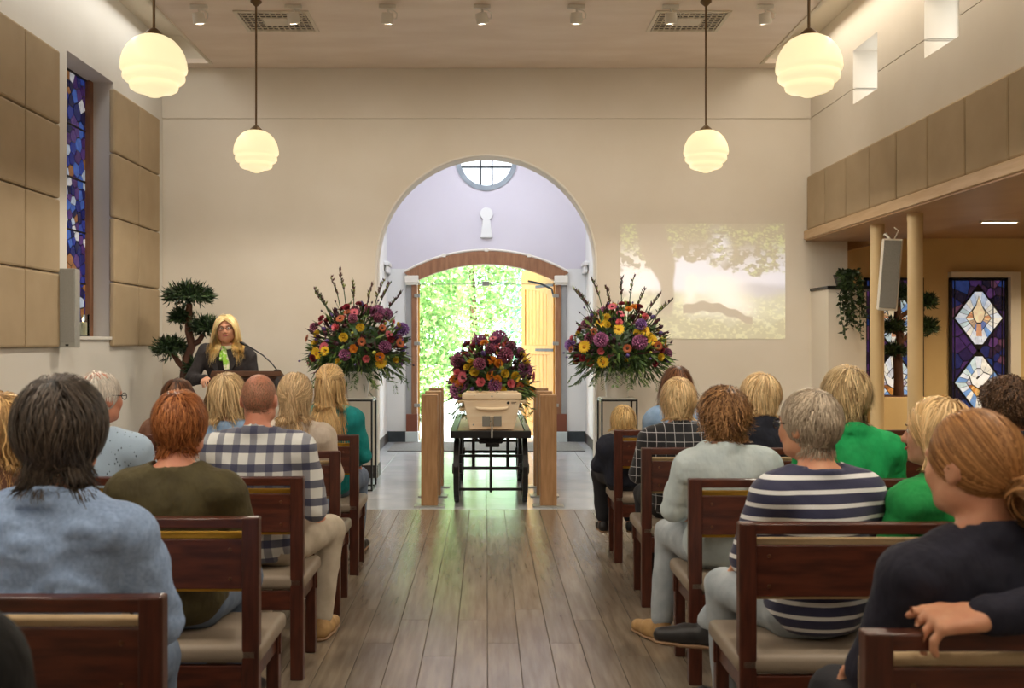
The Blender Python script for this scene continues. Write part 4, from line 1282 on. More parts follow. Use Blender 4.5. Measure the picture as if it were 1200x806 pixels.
# ------------------------------------------------------------------ lectern with microphone
LD = 8.25
lx = (290 - 570) * LD / FPX
e = empty('lectern', (lx, LD, 0), 0, 'walnut lectern with a slanted reading board before the speaker', 'lectern')
top = MB()
top.hexa([(-.30, -.14, 1.21), (.315, -.14, 1.21), (.315, .28, 1.10), (-.30, .28, 1.10)], [(-.30, -.14, 1.26), (.315, -.14, 1.26), (.315, .28, 1.15), (-.30, .28, 1.15)])
MB().hexa([(-.27, -.19, 1.21), (.33, -.19, 1.21), (.33, .24, 1.07), (-.36, .24, 1.07)], [(-.25, -.19, 1.255), (.33, -.19, 1.255), (.33, .24, 1.115), (-.36, .24, 1.115)]).build('reading_board', M_LECT, e, bevel=.005)
MB().hexa([(-.26, -.15, 1.18), (.27, -.15, 1.18), (.2, .2, .98), (-.30, .2, .98)], [(-.25, -.15, 1.21), (.30, -.15, 1.21), (.30, .22, 1.075), (-.33, .22, 1.075)]).build('board_box', M_LECTD, e, bevel=.004)
MB().box(-.14, .14, -.04, .16, .04, 1.06).build('stem', M_LECTD, e, bevel=.006)
MB().box(-.27, .27, -.17, .28, 0, .04).build('base', M_LECTD, e, bevel=.006)
mp_ = [at(325, 434, LD - .05), at(318, 425, LD), at(308, 416, LD + .08), at(297, 409, LD + .14), at(290, 405, LD + .17), at(285, 402.5, LD + .19)]
e = empty('microphone', mp_[0], 0, 'thin black gooseneck microphone rising from the lectern', 'microphone')
MB().tube([p - mp_[0] for p in mp_], .006, 8).build('gooseneck', M_BLACK, e, smooth=True)
MB().lathe([(.03, 0), (.03, .012), (.012, .02)], n=16).build('foot', M_BLACK, e, smooth=True, loc=(0, 0, -.01))
dv = (mp_[-1] - mp_[-2]).normalized()
MB().tube([mp_[-2] - mp_[0], mp_[-1] - mp_[0], mp_[-1] + dv * .03 - mp_[0]], [.008, .014, .011], 10).build('capsule', M_BLACK, e, smooth=True)
#@@PART3
# ------------------------------------------------------------------ people: signed distance bodies meshed with surface nets
class Field:
    def __init__(s, lo, hi, h, fine=(), hf=None):
        s.ax = []
        for a in range(3):
            ts = [lo[a]]
            while ts[-1] < hi[a]:
                t = ts[-1]
                st = h
                for f in fine:
                    if f[0][a] - .02 <= t <= f[1][a]: st = hf or h
                ts.append(t + st)
            s.ax.append(np.array(ts, np.float32))
        s.F = np.full([len(a) for a in s.ax], 1.0, np.float32)
    def sl(s, lo, hi):
        r = []
        for a in range(3):
            i0 = max(0, int(np.searchsorted(s.ax[a], lo[a])) - 1)
            i1 = min(len(s.ax[a]), int(np.searchsorted(s.ax[a], hi[a])) + 1)
            r.append(slice(i0, max(i0, i1)))
        return tuple(r)
    def grid(s, sl):
        return (s.ax[0][sl[0]][:, None, None], s.ax[1][sl[1]][None, :, None], s.ax[2][sl[2]][None, None, :])
    def put(s, sl, d, k, sub=False):
        a = s.F[sl]
        if sub:
            d = -d
            if k <= 0: s.F[sl] = np.maximum(a, d); return
            h = np.clip(.5 - .5 * (a - d) / k, 0, 1)
            s.F[sl] = a + (d - a) * h + k * h * (1 - h)
            return
        if k <= 0: s.F[sl] = np.minimum(a, d); return
        h = np.clip(.5 + .5 * (d - a) / k, 0, 1)
        s.F[sl] = d + (a - d) * h - k * h * (1 - h)
    def cone(s, a, b, ra, rb, k=.02):
        a, b = np.array(a, float), np.array(b, float)
        R = max(ra, rb) + k + .03
        sl = s.sl(np.minimum(a, b) - R, np.maximum(a, b) + R)
        if s.F[sl].size == 0: return
        x, y, z = s.grid(sl)
        ba = b - a
        L = max(float(ba @ ba), 1e-9)
        t = np.clip(((x - a[0]) * ba[0] + (y - a[1]) * ba[1] + (z - a[2]) * ba[2]) / L, 0, 1)
        d = np.sqrt((x - a[0] - t * ba[0]) ** 2 + (y - a[1] - t * ba[1]) ** 2 + (z - a[2] - t * ba[2]) ** 2) - (ra + t * (rb - ra))
        s.put(sl, d.astype(np.float32), k)
    def ell(s, c, r, R=None, k=.02, sub=False):
        c, r = np.array(c, float), np.array(r, float)
        m = (max(r) if R is not None else r) + k + .03
        sl = s.sl(c - m, c + m)
        if s.F[sl].size == 0: return
        x, y, z = s.grid(sl)
        X, Y, Z = x - c[0], y - c[1], z - c[2]
        if R is not None:
            X, Y, Z = (R[0][0] * X + R[1][0] * Y + R[2][0] * Z, R[0][1] * X + R[1][1] * Y + R[2][1] * Z, R[0][2] * X + R[1][2] * Y + R[2][2] * Z)
        k0 = np.sqrt((X / r[0]) ** 2 + (Y / r[1]) ** 2 + (Z / r[2]) ** 2)
        k1 = np.sqrt((X / r[0] ** 2) ** 2 + (Y / r[1] ** 2) ** 2 + (Z / r[2] ** 2) ** 2)
        d = k0 * (k0 - 1) / np.maximum(k1, 1e-6)
        s.put(sl, d.astype(np.float32), k, sub)
    def plane(s, n, c):
        """keep n.p <= c"""
        x, y, z = s.grid((slice(None),) * 3)
        s.F = np.maximum(s.F, (n[0] * x + n[1] * y + n[2] * z - c).astype(np.float32))
    def notch(s, cx, cy, R, n, c):
        """remove the part above the plane n.p = c within a round neck hole"""
        x, y, z = s.grid((slice(None),) * 3)
        v = np.maximum(c - (n[0] * x + n[1] * y + n[2] * z), np.sqrt((x - cx) ** 2 + (y - cy) ** 2) - R)
        s.F = np.maximum(s.F, -v.astype(np.float32))
    def wrinkle(s, amp, wl, seed, stretch=(1, 1, 1)):
        r = np.random.default_rng(seed)
        x, y, z = s.grid((slice(None),) * 3)
        w = 0
        for q in range(4):
            v = r.normal(size=3); v /= np.linalg.norm(v)
            v = v * 2 * PI / (wl * r.uniform(.6, 1.5)) * np.array(stretch)
            w = w + np.sin(v[0] * x + v[1] * y + v[2] * z + r.uniform(0, 6) + 1.2 * np.sin(5 * z + r.uniform(0, 6)))
        s.F += (amp * (.35 * w - .8 * np.abs(np.sin(w * .9 + 6 * x - 5 * z)) + .4)).astype(np.float32)
    def nets(s):
        F = s.F
        ins = F < 0
        n = np.array(F.shape)
        c0 = ins[:-1, :-1, :-1]
        cnt = np.zeros(c0.shape, np.int8)
        offs = [(i, j, k) for i in (0, 1) for j in (0, 1) for k in (0, 1)]
        for i, j, k in offs:
            cnt += ins[i:n[0] - 1 + i, j:n[1] - 1 + j, k:n[2] - 1 + k]
        act = (cnt > 0) & (cnt < 8)
        I, J, K = np.nonzero(act)
        idx = np.full(act.shape, -1, np.int32)
        idx[I, J, K] = np.arange(len(I))
        P = np.zeros((len(I), 3)); C = np.zeros(len(I))
        co = lambda i, j, k: np.stack([s.ax[0][i], s.ax[1][j], s.ax[2][k]], -1)
        for o in offs:
            for a in range(3):
                if o[a]: continue
                p = list(o); p[a] = 1
                f0 = F[I + o[0], J + o[1], K + o[2]]; f1 = F[I + p[0], J + p[1], K + p[2]]
                m = (f0 < 0) != (f1 < 0)
                t = np.where(m, f0 / np.where(m, f0 - f1, 1), 0)[:, None]
                q = co(I + o[0], J + o[1], K + o[2]) * (1 - t) + co(I + p[0], J + p[1], K + p[2]) * t
                P += q * m[:, None]; C += m
        P /= C[:, None]
        quads = []
        for a in range(3):
            b, c = (a + 1) % 3, (a + 2) % 3
            sl0 = [slice(None)] * 3; sl1 = [slice(None)] * 3
            sl0[a] = slice(0, -1); sl1[a] = slice(1, None)
            A, B = ins[tuple(sl0)], ins[tuple(sl1)]
            ch = np.argwhere(A != B)
            ok = (ch[:, b] > 0) & (ch[:, c] > 0) & (ch[:, b] < n[b] - 1) & (ch[:, c] < n[c] - 1)
            ch = ch[ok]
            if len(ch) == 0: continue
            def g(db, dc):
                q = ch.copy(); q[:, b] -= db; q[:, c] -= dc
                return idx[q[:, 0], q[:, 1], q[:, 2]]
            q = np.stack([g(1, 1), g(0, 1), g(0, 0), g(1, 0)], 1)
            flip = ~A[ch[:, 0], ch[:, 1], ch[:, 2]]
            q[flip] = q[flip][:, ::-1]
            quads.append(q)
        return P, np.concatenate(quads)

def rotm(yaw=0, pitch=0, roll=0):
    """head rotation: yaw to the left (+), pitch nod forward (+), roll"""
    return np.array((Matrix.Rotation(yaw, 3, 'Z') @ Matrix.Rotation(-pitch, 3, 'X') @ Matrix.Rotation(roll, 3, 'Y')))

def skin_mat(name, c):
    return mat(name, rgb(*c), .5, rgb(c[0] * .93, c[1] * .86, c[2] * .84), ns=14, bump=.06, bs=300, sss=.12)
SKIN = skin_mat('skin', (224, 172, 142))
SKINR = skin_mat('skin_ruddy', (214, 150, 122))
SKINT = skin_mat('skin_tanned', (218, 162, 128))
HAIRM = mat('hair_strands', (1, 1, 1, 1), .5, attr='Col', spec=.3)
EYEW = mat('eye_white', rgb(236, 232, 226), .25)
IRIS = mat('eye_iris', rgb(60, 70, 80), .2)
LIPS = mat('lips', rgb(190, 92, 92), .45)
SOLE = mat('shoe_sole', rgb(150, 118, 88), .7)

EC, ER = np.array([0, -.012, .02]), np.array([.077, .096, .096])
def head_prims(F, c, R, s, long_face=0):
    T = lambda p: c + R @ (np.array(p) * s)
    e = lambda p, r, k=.02, sub=False: F.ell(T(p), np.array(r) * s, R, k * s, sub)
    e(EC, ER, 0)
    e((0, .028, -.025), (.062, .066, .085), .03)
    e((0, .045, -.078), (.046, .044, .036), .03)
    for x in (-1, 1):
        e((x * .034, .066, -.026), (.028, .026, .03), .02)
        e((x * .045, .01, -.07), (.024, .04, .026), .03)
        e((x * .077, -.004, -.012), (.010, .020, .031), .006)
        e((x * .083, -.012, -.010), (.006, .022, .028), .006)
        e((x * .091, -.003, -.013), (.008, .009, .016), .004, True)
    e((0, .082, .024), (.05, .016, .012), .02)
    for x in (-1, 1): e((x * .031, .108, .006), (.018, .018, .012), .012, True)
    F.cone(T((0, .088, .012)), T((0, .112, -.028)), .008 * s, .012 * s, .012 * s)
    for x in (-1, 1): e((x * .012, .104, -.032), (.009, .010, .008), .008)
    e((0, .092, -.055), (.026, .010, .007), .008)
    e((0, .090, -.067), (.022, .010, .007), .008)
    e((0, .078, -.092), (.020, .018, .017), .02)

def hand_prims(F, w, f, n, s_, curl, L=1.0, thumb=(.5, .3), spread=.06, rad=.0085):
    """wrist, finger direction, back-of-hand normal, thumb side; curl = bend per finger joint"""
    w, f, n, s_ = [np.array(v, float) for v in (w, f, n, s_)]
    f /= np.linalg.norm(f); s_ = s_ - f * (s_ @ f); s_ /= np.linalg.norm(s_); n = n - f * (n @ f) - s_ * (n @ s_); n /= np.linalg.norm(n)
    lens = (.072, .080, .074, .058)
    for i in range(4):
        o = (1.5 - i) * .0205
        base = w + f * (.012) + s_ * o * .75
        kn = w + f * (.092 - .004 * abs(i - 1)) * L + s_ * o * L + n * (.004 if i in (1, 2) else 0)
        F.cone(base, kn, .015 * L, .0125 * L, .012)
        d = f + s_ * (1.5 - i) * spread
        d /= np.linalg.norm(d)
        p = kn
        ang = 0
        for q, (fr, rr) in enumerate(((.46, 1.0), (.30, .92), (.24, .82))):
            ang += curl[i][q] if hasattr(curl[i], '__len__') else curl[i]
            dd = d * math.cos(ang) - n * math.sin(ang)
            e = p + dd * lens[i] * fr * L
            F.cone(p, e, rad * rr * 1.05 * L, rad * rr * .95 * L, .004)
            p = e
    b = w + f * .022 + s_ * .026 - n * .004
    d1 = f * math.cos(thumb[0] + .35) + s_ * math.sin(thumb[0] + .35) - n * .15
    p1 = b + d1 * .045 * L
    d2 = f * math.cos(thumb[1]) + s_ * math.sin(thumb[1]) - n * .25
    p2 = p1 + d2 / np.linalg.norm(d2) * .034 * L
    d3 = f * math.cos(thumb[1] - .25) + s_ * math.sin(thumb[1] - .25) - n * .35
    p3 = p2 + d3 / np.linalg.norm(d3) * .026 * L
    F.cone(w + s_ * .012, b, .016 * L, .016 * L, .012)
    F.cone(b, p1, .0165 * L, .0115 * L, .01); F.cone(p1, p2, .0108 * L, .0098 * L, .004); F.cone(p2, p3, .0098 * L, .0082 * L, .003)

def ribbons(P, w0, N0, cols, taper=.35):
    """P (n,m,3) strand points -> crossed-free ribbons"""
    n, m, _ = P.shape
    T = np.gradient(P, axis=1)
    T /= np.maximum(np.linalg.norm(T, axis=2, keepdims=True), 1e-9)
    sd = np.cross(T, N0)
    sd /= np.maximum(np.linalg.norm(sd, axis=2, keepdims=True), 1e-9)
    w = w0 * (1 - (1 - taper) * np.linspace(0, 1, m) ** 2)[None, :, None]
    V = np.stack([P - sd * w, P + sd * w], 2).reshape(-1, 3)
    b = (np.arange(n)[:, None] * m + np.arange(m - 1)[None]) * 2
    Q = np.stack([b, b + 1, b + 3, b + 2], -1).reshape(-1, 4)
    C = np.repeat(cols, m * 2, 0)
    return V, Q, C

def make_hair(parent, c, R, s, st, bodycaps):
    """strands that follow the skull away from the crown and fall under gravity"""
    r = np.random.default_rng(st.get('seed', 1))
    n, L, t = st.get('n', 1500), st.get('L', .06), st.get('t', .018)
    m = st.get('m', 9)
    crown = np.array(st.get('crown', (0, -.35, .93))); crown = crown / np.linalg.norm(crown)
    d = r.normal(size=(n * 4, 3)); d /= np.linalg.norm(d, axis=1)[:, None]
    p = EC + d * ER
    off = st.get('off', .03)
    keep = (p[:, 2] - p[:, 1] + off > 0) & (p[:, 2] > st.get('zmin', -.068))
    bald = st.get('bald', 0)
    cosb = d @ crown
    if bald: keep &= (cosb < math.cos(bald)) | (r.random(len(d)) < st.get('thin', 0))
    p, d = p[keep][:n], d[keep][:n]
    n = len(p)
    G = st.get('gather'); gz = st.get('gz', -9)
    isg = (p[:, 2] > gz) if G is not None else np.zeros(n, bool)
    Gl = np.array(G) if G is not None else np.zeros(3)
    ti = t * r.uniform(.35, 1.0, n)[:, None]
    up = R @ np.array([0, 0, 1.0])
    gl = R.T @ np.array([0, 0, -1.0])
    gw, stick = st.get('gw', .3), st.get('stick', True)
    curl, fwd = st.get('curl', 0), st.get('back', 0)
    ln = L * r.uniform(st.get('lv', .75), 1.1, n)
    zend = st.get('zend')
    step = (ln / (m - 1))[:, None]
    ph = r.uniform(0, 6.3, (n, 3)); fq = r.uniform(.8, 1.6, n)
    P = np.zeros((n, m, 3)); NN = np.zeros((n, m, 3))
    mess = st.get('mess', .16)
    cur = p.copy(); q = (cur - EC) / (ER + ti)
    cur = EC + q / np.linalg.norm(q, axis=1)[:, None] * (ER + ti * .6)
    v = np.zeros((n, 3))
    done = np.zeros(n, bool)
    cw = EC + crown * ER * 1.05
    for k in range(m):
        P[:, k] = cur
        Nn = (cur - EC) / (ER ** 2); Nn /= np.linalg.norm(Nn, axis=1)[:, None]
        NN[:, k] = Nn
        fl = cur - cw
        fr = np.clip((cur[:, 1] - .0) / .07, 0, 1)[:, None] * st.get('side', .9)
        fl = fl / np.maximum(np.linalg.norm(fl, axis=1)[:, None], .02)
        fl = fl + fr * np.stack([np.sign(cur[:, 0] + 1e-4) * 1.3, -np.full(n, .9), np.full(n, -.1)], 1)
        fl = fl - Nn * np.sum(fl * Nn, 1)[:, None]
        inside = np.clip(1.25 - np.linalg.norm((cur - EC) / (ER + ti), axis=1), 0, 1)[:, None] * 3
        dirv = fl * np.clip(inside, .0, 1) + v * .6 + gl * gw * (1 if k else .3)
        if fwd: dirv = dirv + np.array([0, -fwd, 0]) * (cur[:, 2:3] < .02)
        if G is not None:
            tg = Gl - cur; dist = np.linalg.norm(tg, axis=1)
            done |= dist < .035
            on = (isg & ~done)[:, None]
            dirv = np.where(on, tg / np.maximum(dist, 1e-4)[:, None] + .25 * fl, dirv)
        if curl:
            dirv = dirv + curl * np.sin(ph + k * fq[:, None] * 1.7)
        dirv = dirv + mess * np.stack([np.sin(38 * cur[:, 1] + 31 * cur[:, 0] + ph[:, 0] * .5), np.sin(35 * cur[:, 2] + 27 * cur[:, 0] + ph[:, 1] * .5), np.sin(40 * cur[:, 0] + 22 * cur[:, 2] + ph[:, 2] * .5) * .6], 1) * (1 if k else 0)
        dirv /= np.maximum(np.linalg.norm(dirv, axis=1)[:, None], 1e-6)
        v = dirv
        stp = step
        if G is not None and st.get('stop'):
            stp = step * (~(isg & done))[:, None]
        cur = cur + dirv * stp
        q = (cur - EC) / (ER + ti); rr = np.linalg.norm(q, axis=1)[:, None]
        push = rr < 1
        if stick: push = push | (rr < 1.12)
        cur = np.where(push, EC + q / np.maximum(rr, 1e-5) * (ER + ti), cur)
        # keep off neck and shoulders
        W = c + (cur * s) @ R.T
        for a, b, ra in bodycaps:
            a, b = np.array(a), np.array(b)
            ba = b - a
            tt = np.clip((W - a) @ ba / (ba @ ba), 0, 1)[:, None]
            o = W - a - tt * ba
            dl = np.linalg.norm(o, axis=1)[:, None]
            ra2 = ra + ti * .7
            W = np.where(dl < ra2, a + tt * ba + o / np.maximum(dl, 1e-5) * ra2, W)
        cur = ((W - c) / s) @ R
    c1, c2 = np.array(rgb(*st['c1'])[:3]), np.array(rgb(*st['c2'])[:3])
    mixf = np.clip(r.normal(.5, .32, n), 0, 1)[:, None]
    cols = (c1 * (1 - mixf) + c2 * mixf) * r.uniform(.9, 1.5, (n, 1))
    if st.get('dark'):   # roots darker at the nape
        nape = np.clip((-.02 - p[:, 2]) / .05, 0, 1)[:, None]
        cols = cols * (1 - nape) + np.array(rgb(*st['dark'])[:3]) * nape
    if st.get('grey'):
        a = np.clip((p[:, 2] - .02) / .06, 0, 1)[:, None]
        cols = cols * (1 - a) + np.array(rgb(*st['grey'])[:3]) * a
    V, Q, C = ribbons(P, st.get('w', .0022), NN, cols, st.get('taper', .35))
    Vs, Qs, Cs, nv = [V], [Q], [C], len(V)
    # skull cap under the strands
    lo, hi = EC - ER - .06, EC + ER + .06
    F = Field(lo, hi, .011)
    F.ell(EC, ER + t * .45 * (0 if bald else 1) + .003, None, 0)
    x, y, z = F.grid((slice(None),) * 3)
    F.F = np.maximum(F.F, (y - z - off - .004).astype(np.float32))
    F.F = np.maximum(F.F, (st.get('zmin', -.068) - z + 0 * x).astype(np.float32))
    if bald:
        F.ell(EC + crown * ER * 1.0, np.full(3, .096 * math.tan(bald * .92)), None, .01, True)
    if not st.get('nocap'):
        V2, Q2 = F.nets()
        Vs.append(V2); Qs.append(Q2 + nv); Cs.append(np.repeat((c1 * .8)[None], len(V2), 0)); nv += len(V2)
    if st.get('bun') is not None:
        bc, br = np.array(st['bun'][:3]), st['bun'][3]
        nb = 260
        ax = r.normal(size=(nb, 3)) * .35 + np.array([1.0, .1, .2]); ax /= np.linalg.norm(ax, axis=1)[:, None]
        u = np.cross(ax, r.normal(size=(nb, 3))); u /= np.linalg.norm(u, axis=1)[:, None]
        w_ = np.cross(ax, u)
        a = np.linspace(0, 2.6, 12)[None, :, None]
        rad = br * r.uniform(.75, 1.0, nb)[:, None, None]
        Pb = bc + ax[:, None] * (rad * r.uniform(-.55, .55, (nb, 1, 1))) + (u[:, None] * np.cos(a) + w_[:, None] * np.sin(a)) * rad
        mf = r.random((nb, 1))
        Vb, Qb, Cb = ribbons(Pb, .0035, Pb - bc, (c1 * (1 - mf) + c2 * mf) * r.uniform(.7, 1.2, (nb, 1)))
        Vs.append(Vb); Qs.append(Qb + nv); Cs.append(Cb)
    V = c + (np.concatenate(Vs) * s) @ R.T
    return link('hair', np_mesh('hair', V, np.concatenate(Qs), HAIRM, True, np.concatenate(Cs)), parent)

shoe_cache = {}
def shoe_mesh(kind, m):
    if (kind, m.name) in shoe_cache: return shoe_cache[(kind, m.name)]
    F = Field((-.07, -.12, -.02), (.07, .24, .17), .011)
    F.cone((0, -.05, .045), (0, .06, .045), .043, .042, .02)
    F.cone((0, .06, .042), (.004, .165, .034), .042, .034, .03)
    if kind == 'boot': F.cone((0, -.035, .05), (0, -.03, .15), .046, .044, .03)
    else: F.cone((0, -.035, .05), (0, -.03, .085), .042, .04, .03)
    if kind == 'sandal': F.ell((0, .1, .08), (.05, .08, .03), None, .02, True)
    F.plane((0, 0, -1), -.012)
    V, Q = F.nets()
    up = np_mesh('shoe', V, Q, m)
    F = Field((-.07, -.12, -.02), (.07, .24, .05), .010)
    F.cone((0, -.05, .02), (0, .06, .02), .046, .044, .02)
    F.cone((0, .06, .02), (.004, .168, .02), .044, .036, .03)
    F.plane((0, 0, 1), .016); F.plane((0, 0, -1), 0)
    V, Q = F.nets()
    so = np_mesh('sole', V, Q, SOLE)
    shoe_cache[(kind, m.name)] = (up, so)
    return up, so

def person(label, X, Y, rz, ztop, top, hair, yaw=0, pitch=0, roll=0, hs=1.0, w=1.0, b=1.0, skin=SKIN, sleeve='long', legs=None, legcol=None, shoe=('shoe', None),
           collar=True, neck_open=0, pose='sit', arms=None, wr=.007, glasses=None, fine=(), hands=None, hf=.0088, h=.0175, eyes=False, lean=0, group='seated mourners', zseat=.0, headx=0, topname='shirt', neck_r=.083, collar_h=1.105, shorts=False, shoerot=(.12, -.12), child=1.0, legx=.10):
    """person facing +Y locally; ztop is the height of the top of the head"""
    E = empty('person', (X, Y, 0), rz, label, 'person', group)
    if pose == 'sit':
        base = .5
        k = (ztop - base - .235 * hs + .235) / (1.40 - base) if False else (ztop - .235 * hs - base) / (1.40 - .235 - base)
        zz = lambda z: base + (z - base) * k if z > base else z
        J = lambda x, y, z: np.array([x, y + lean * max(0, z - base), zz(z)])
        hip, knee, ank = [(.088, .02, .548), (legx + .015, .45 * child, .535), (legx, .44 * child, .10)]
        if child < 1: ank = (legx, .44 * child, .2)
    else:
        base = .0
        k = (ztop - .235 * hs) / (1.70 - .235)
        zz = lambda z: z
        dz = .0
        def J(x, y, z):     # seated torso coordinates lifted to standing height
            hipz = .90 * k
            return np.array([x, y, hipz + (z - .55) * (ztop - .235 * hs - hipz) / (1.165 - .55)])
        hip, knee, ank = [(.088, .0, .55), (.09, .02, None), (.09, -.02, None)]
    T = []   # torso primitives for both body and garment: (kind, args)
    T.append(('e', J(0, -.01, .60), (.165 * b, .125 * b, .12)))
    T.append(('e', J(0, -.015, .76), (.145 * b, .108 * b, .15)))
    T.append(('e', J(0, -.012, .94), (.165 * w, .112 * (.5 + .5 * b), .16)))
    sh = .165 * w
    T.append(('c', J(-sh, -.02, 1.03), J(sh, -.02, 1.03), .062, .062))
    for s in (-1, 1):
        T.append(('c', J(s * sh * .85, -.025, 1.05), J(0, -.015, 1.115), .05, .05))
    elb = [J(-.235 * w, .03, .775), J(.235 * w, .03, .775)]
    wri = [np.array([-.13, .27 * child, .665]), np.array([.13, .27 * child, .665])]
    shd = [J(-.185 * w, -.02, 1.02), J(.185 * w, -.02, 1.02)]
    if arms:
        for i in (0, 1):
            if arms[i]: shd[i], elb[i], wri[i] = [np.array(v, float) if v is not None else o for v, o in zip(arms[i], (shd[i], elb[i], wri[i]))]
    HP = J(headx, .02, 1.165) + np.array([0, 0, .12 * hs])
    Rh = rotm(yaw, pitch, roll)
    hc = HP + Rh @ np.array([0, .012, 0.0]) * hs
    # lower body
    if pose == 'sit':
        HI = [np.array([s * hip[0] * b, hip[1], hip[2]]) for s in (-1, 1)]
        KN = [np.array([s * knee[0], knee[1], knee[2]]) for s in (-1, 1)]
        AN = [np.array([s * ank[0], ank[1], ank[2]]) for s in (-1, 1)]
        if legs:
            for i in (0, 1):
                if legs[i]: KN[i], AN[i] = np.array(legs[i][0], float), np.array(legs[i][1], float)
    else:
        hz = .90 * k
        HI = [np.array([s * .088, 0, hz]) for s in (-1, 1)]
        KN = [np.array([s * .09, .015, hz * .53]) for s in (-1, 1)]
        AN = [np.array([s * .095, -.02, .09]) for s in (-1, 1)]
    pts = np.array([*elb, *wri, *shd, *HI, *KN, *AN, hc + .13 * hs, hc - .13 * hs, J(.23 * w, -.16, .6), J(-.23 * w, -.16, .6)])
    lo, hi = pts.min(0) - .13, pts.max(0) + .15
    lo[2] = max(lo[2], -.02)
    fb = [(hc - np.array([.11, .14, .15]) * hs, hc + np.array([.11, .15, .135]) * hs)] + list(fine)
    F = Field(lo, hi, h, fb, hf)
    def put(F, T, g, kk=.045):
        for q in T:
            if q[0] == 'e': F.ell(q[1], np.array(q[2]) + g, None, kk)
            else: F.cone(q[1], q[2], q[3] + g, q[4] + g, kk)
    put(F, T, 0)
    nb = J(0, -.018, 1.08)
    F.cone(nb, hc + Rh @ np.array([0, -.025, -.06]) * hs, .058 * (.6 + .4 * w), .052 * hs, .03)
    head_prims(F, hc, Rh, hs)
    for i in (0, 1):
        F.cone(shd[i], elb[i], .048 * (.5 + .5 * b), .040, .03)
        F.cone(elb[i], wri[i], .040, .027, .02)
        HD = hands[i] if hands and hands[i] else dict(f=(.15 * (1 - 2 * i), .9, -.35), n=(0, .3, 1), s=((1, 0, 0) if i == 0 else (-1, 0, 0)), curl=(.28, .3, .34, .38))
        hand_prims(F, wri[i], HD['f'], HD['n'], HD['s'], HD['curl'], L=HD.get('L', child), thumb=HD.get('thumb', (.5, .3)), spread=HD.get('spread', .06))
        F.cone(HI[i], KN[i], .078 * b, .056, .04)
        F.cone(KN[i], AN[i], .054, .036, .03)
        F.cone(AN[i] + np.array([0, -.01, -.035]), AN[i] + np.array([-math.sin(shoerot[i]) * .13 * child, math.cos(shoerot[i]) * .13 * child, -.058]), .034, .024, .02)
    V, Q = F.nets()
    link('body', np_mesh('body', V, Q, skin), E)
    # garment on the upper body
    g = .013
    lo2, hi2 = np.minimum(np.array([*elb, *wri, *shd]).min(0), J(-.22, -.17, .42)) - .09, np.maximum(np.array([*elb, *wri, *shd]).max(0), J(.22, .15, 1.13)) + .1
    F = Field(lo2, hi2, .0115 if Y < 4.6 or pose != 'sit' else .0145)
    put(F, T, g + .004)
    if pose != 'sit':     # jacket skirt over the hips
        F.cone(J(-.05, -.005, .55), J(.05, -.005, .55), .15, .15, .04)
    for i in (0, 1):
        if sleeve == 'long':
            we = elb[i] + (wri[i] - elb[i]) * .93
            F.cone(shd[i], elb[i], .064 * (.5 + .5 * b), .054, .03); F.cone(elb[i], we, .054, .041, .02)
        else:
            f = {'short': .62, 'half': 1.0}[sleeve]
            F.cone(shd[i], shd[i] + (elb[i] - shd[i]) * f, .066 * (.5 + .5 * b), .064, .03)
    F.wrinkle(wr, .16, int(abs(X * 100)) + int(Y * 10), (1, .7, 1))
    nz = J(0, 0, collar_h)[2]
    # neckline: slopes down to the front
    nj = J(0, -.018, 1.1)
    F.notch(nj[0], nj[1] + .006, neck_r, (0, .35, 1.0), nz + .35 * nj[1] + neck_open)
    if collar:
        cz = J(0, -.018, collar_h)
        ring = [cz + np.array([.067 * math.cos(a), .064 * math.sin(a), .012 - .030 * math.sin(a)]) for a in np.linspace(0, 2 * PI, 15)]
        for dz_, dr, rr in ((.018, 1.0, .009), (.0, 1.12, .012), (-.016, 1.26, .011)):
            for a, c_ in zip(ring[:-1], ring[1:]):
                pa = cz + (a - cz) * np.array([dr, dr, 1]) + np.array([0, 0, dz_]); pc = cz + (c_ - cz) * np.array([dr, dr, 1]) + np.array([0, 0, dz_])
                F.cone(pa, pc, rr, rr, .008)
    else:
        cz = np.array([nj[0], nj[1] + .004, 0])
        ring = [cz + np.array([.073 * math.cos(a), .073 * math.sin(a), nz + neck_open - .35 * (.073 * math.sin(a) + .004) + .001]) for a in np.linspace(0, 2 * PI, 19)]
        for a, c_ in zip(ring[:-1], ring[1:]):
            F.cone(a, c_, .0105, .0105, .014)
    if pose == 'sit': F.plane((0, 0, -1), -.49)
    V, Q = F.nets()
    link(topname, np_mesh(topname, V, Q, top), E)
    # trousers
    lm = legcol or M_JEANS
    F = Field(np.array([*HI, *KN, *AN]).min(0) - .16, np.array([*HI, *KN, *AN]).max(0) + np.array([.16, .14, .16]), .0165)
    F.ell(J(0, -.01, .60) if pose == 'sit' else np.array([0, 0, HI[0][2] + .03]), np.array([.168 * b, .128 * b, .125]) + .006, None, .03)
    for i in (0, 1):
        F.cone(HI[i], KN[i], .078 * b + .014, .072, .03)
        if not shorts: F.cone(KN[i], AN[i] + (KN[i] - AN[i]) * .04, .07, .055, .03)
    F.wrinkle(.004, .14, 5)
    V, Q = F.nets()
    link('trousers', np_mesh('trousers', V, Q, lm), E)
    up, so = shoe_mesh(shoe[0], shoe[1] or M_SHOE)
    for i in (0, 1):
        z0 = max(0, AN[i][2] - .10)
        a = link('shoe', up, E, (AN[i][0] - .03 * math.sin(shoerot[i]), AN[i][1] + .012, z0), (0, 0, shoerot[i]), child)
        link('sole', so, a)
    caps = [(J(-sh, -.02, 1.03), J(sh, -.02, 1.03), .094), (J(0, -.018, 1.05), hc + Rh @ np.array([0, -.02, -.07]), .06), (J(0, -.01, .8), J(0, -.01, 1.0), .152)]
    if hair: make_hair(E, hc, Rh, hs, hair, caps)
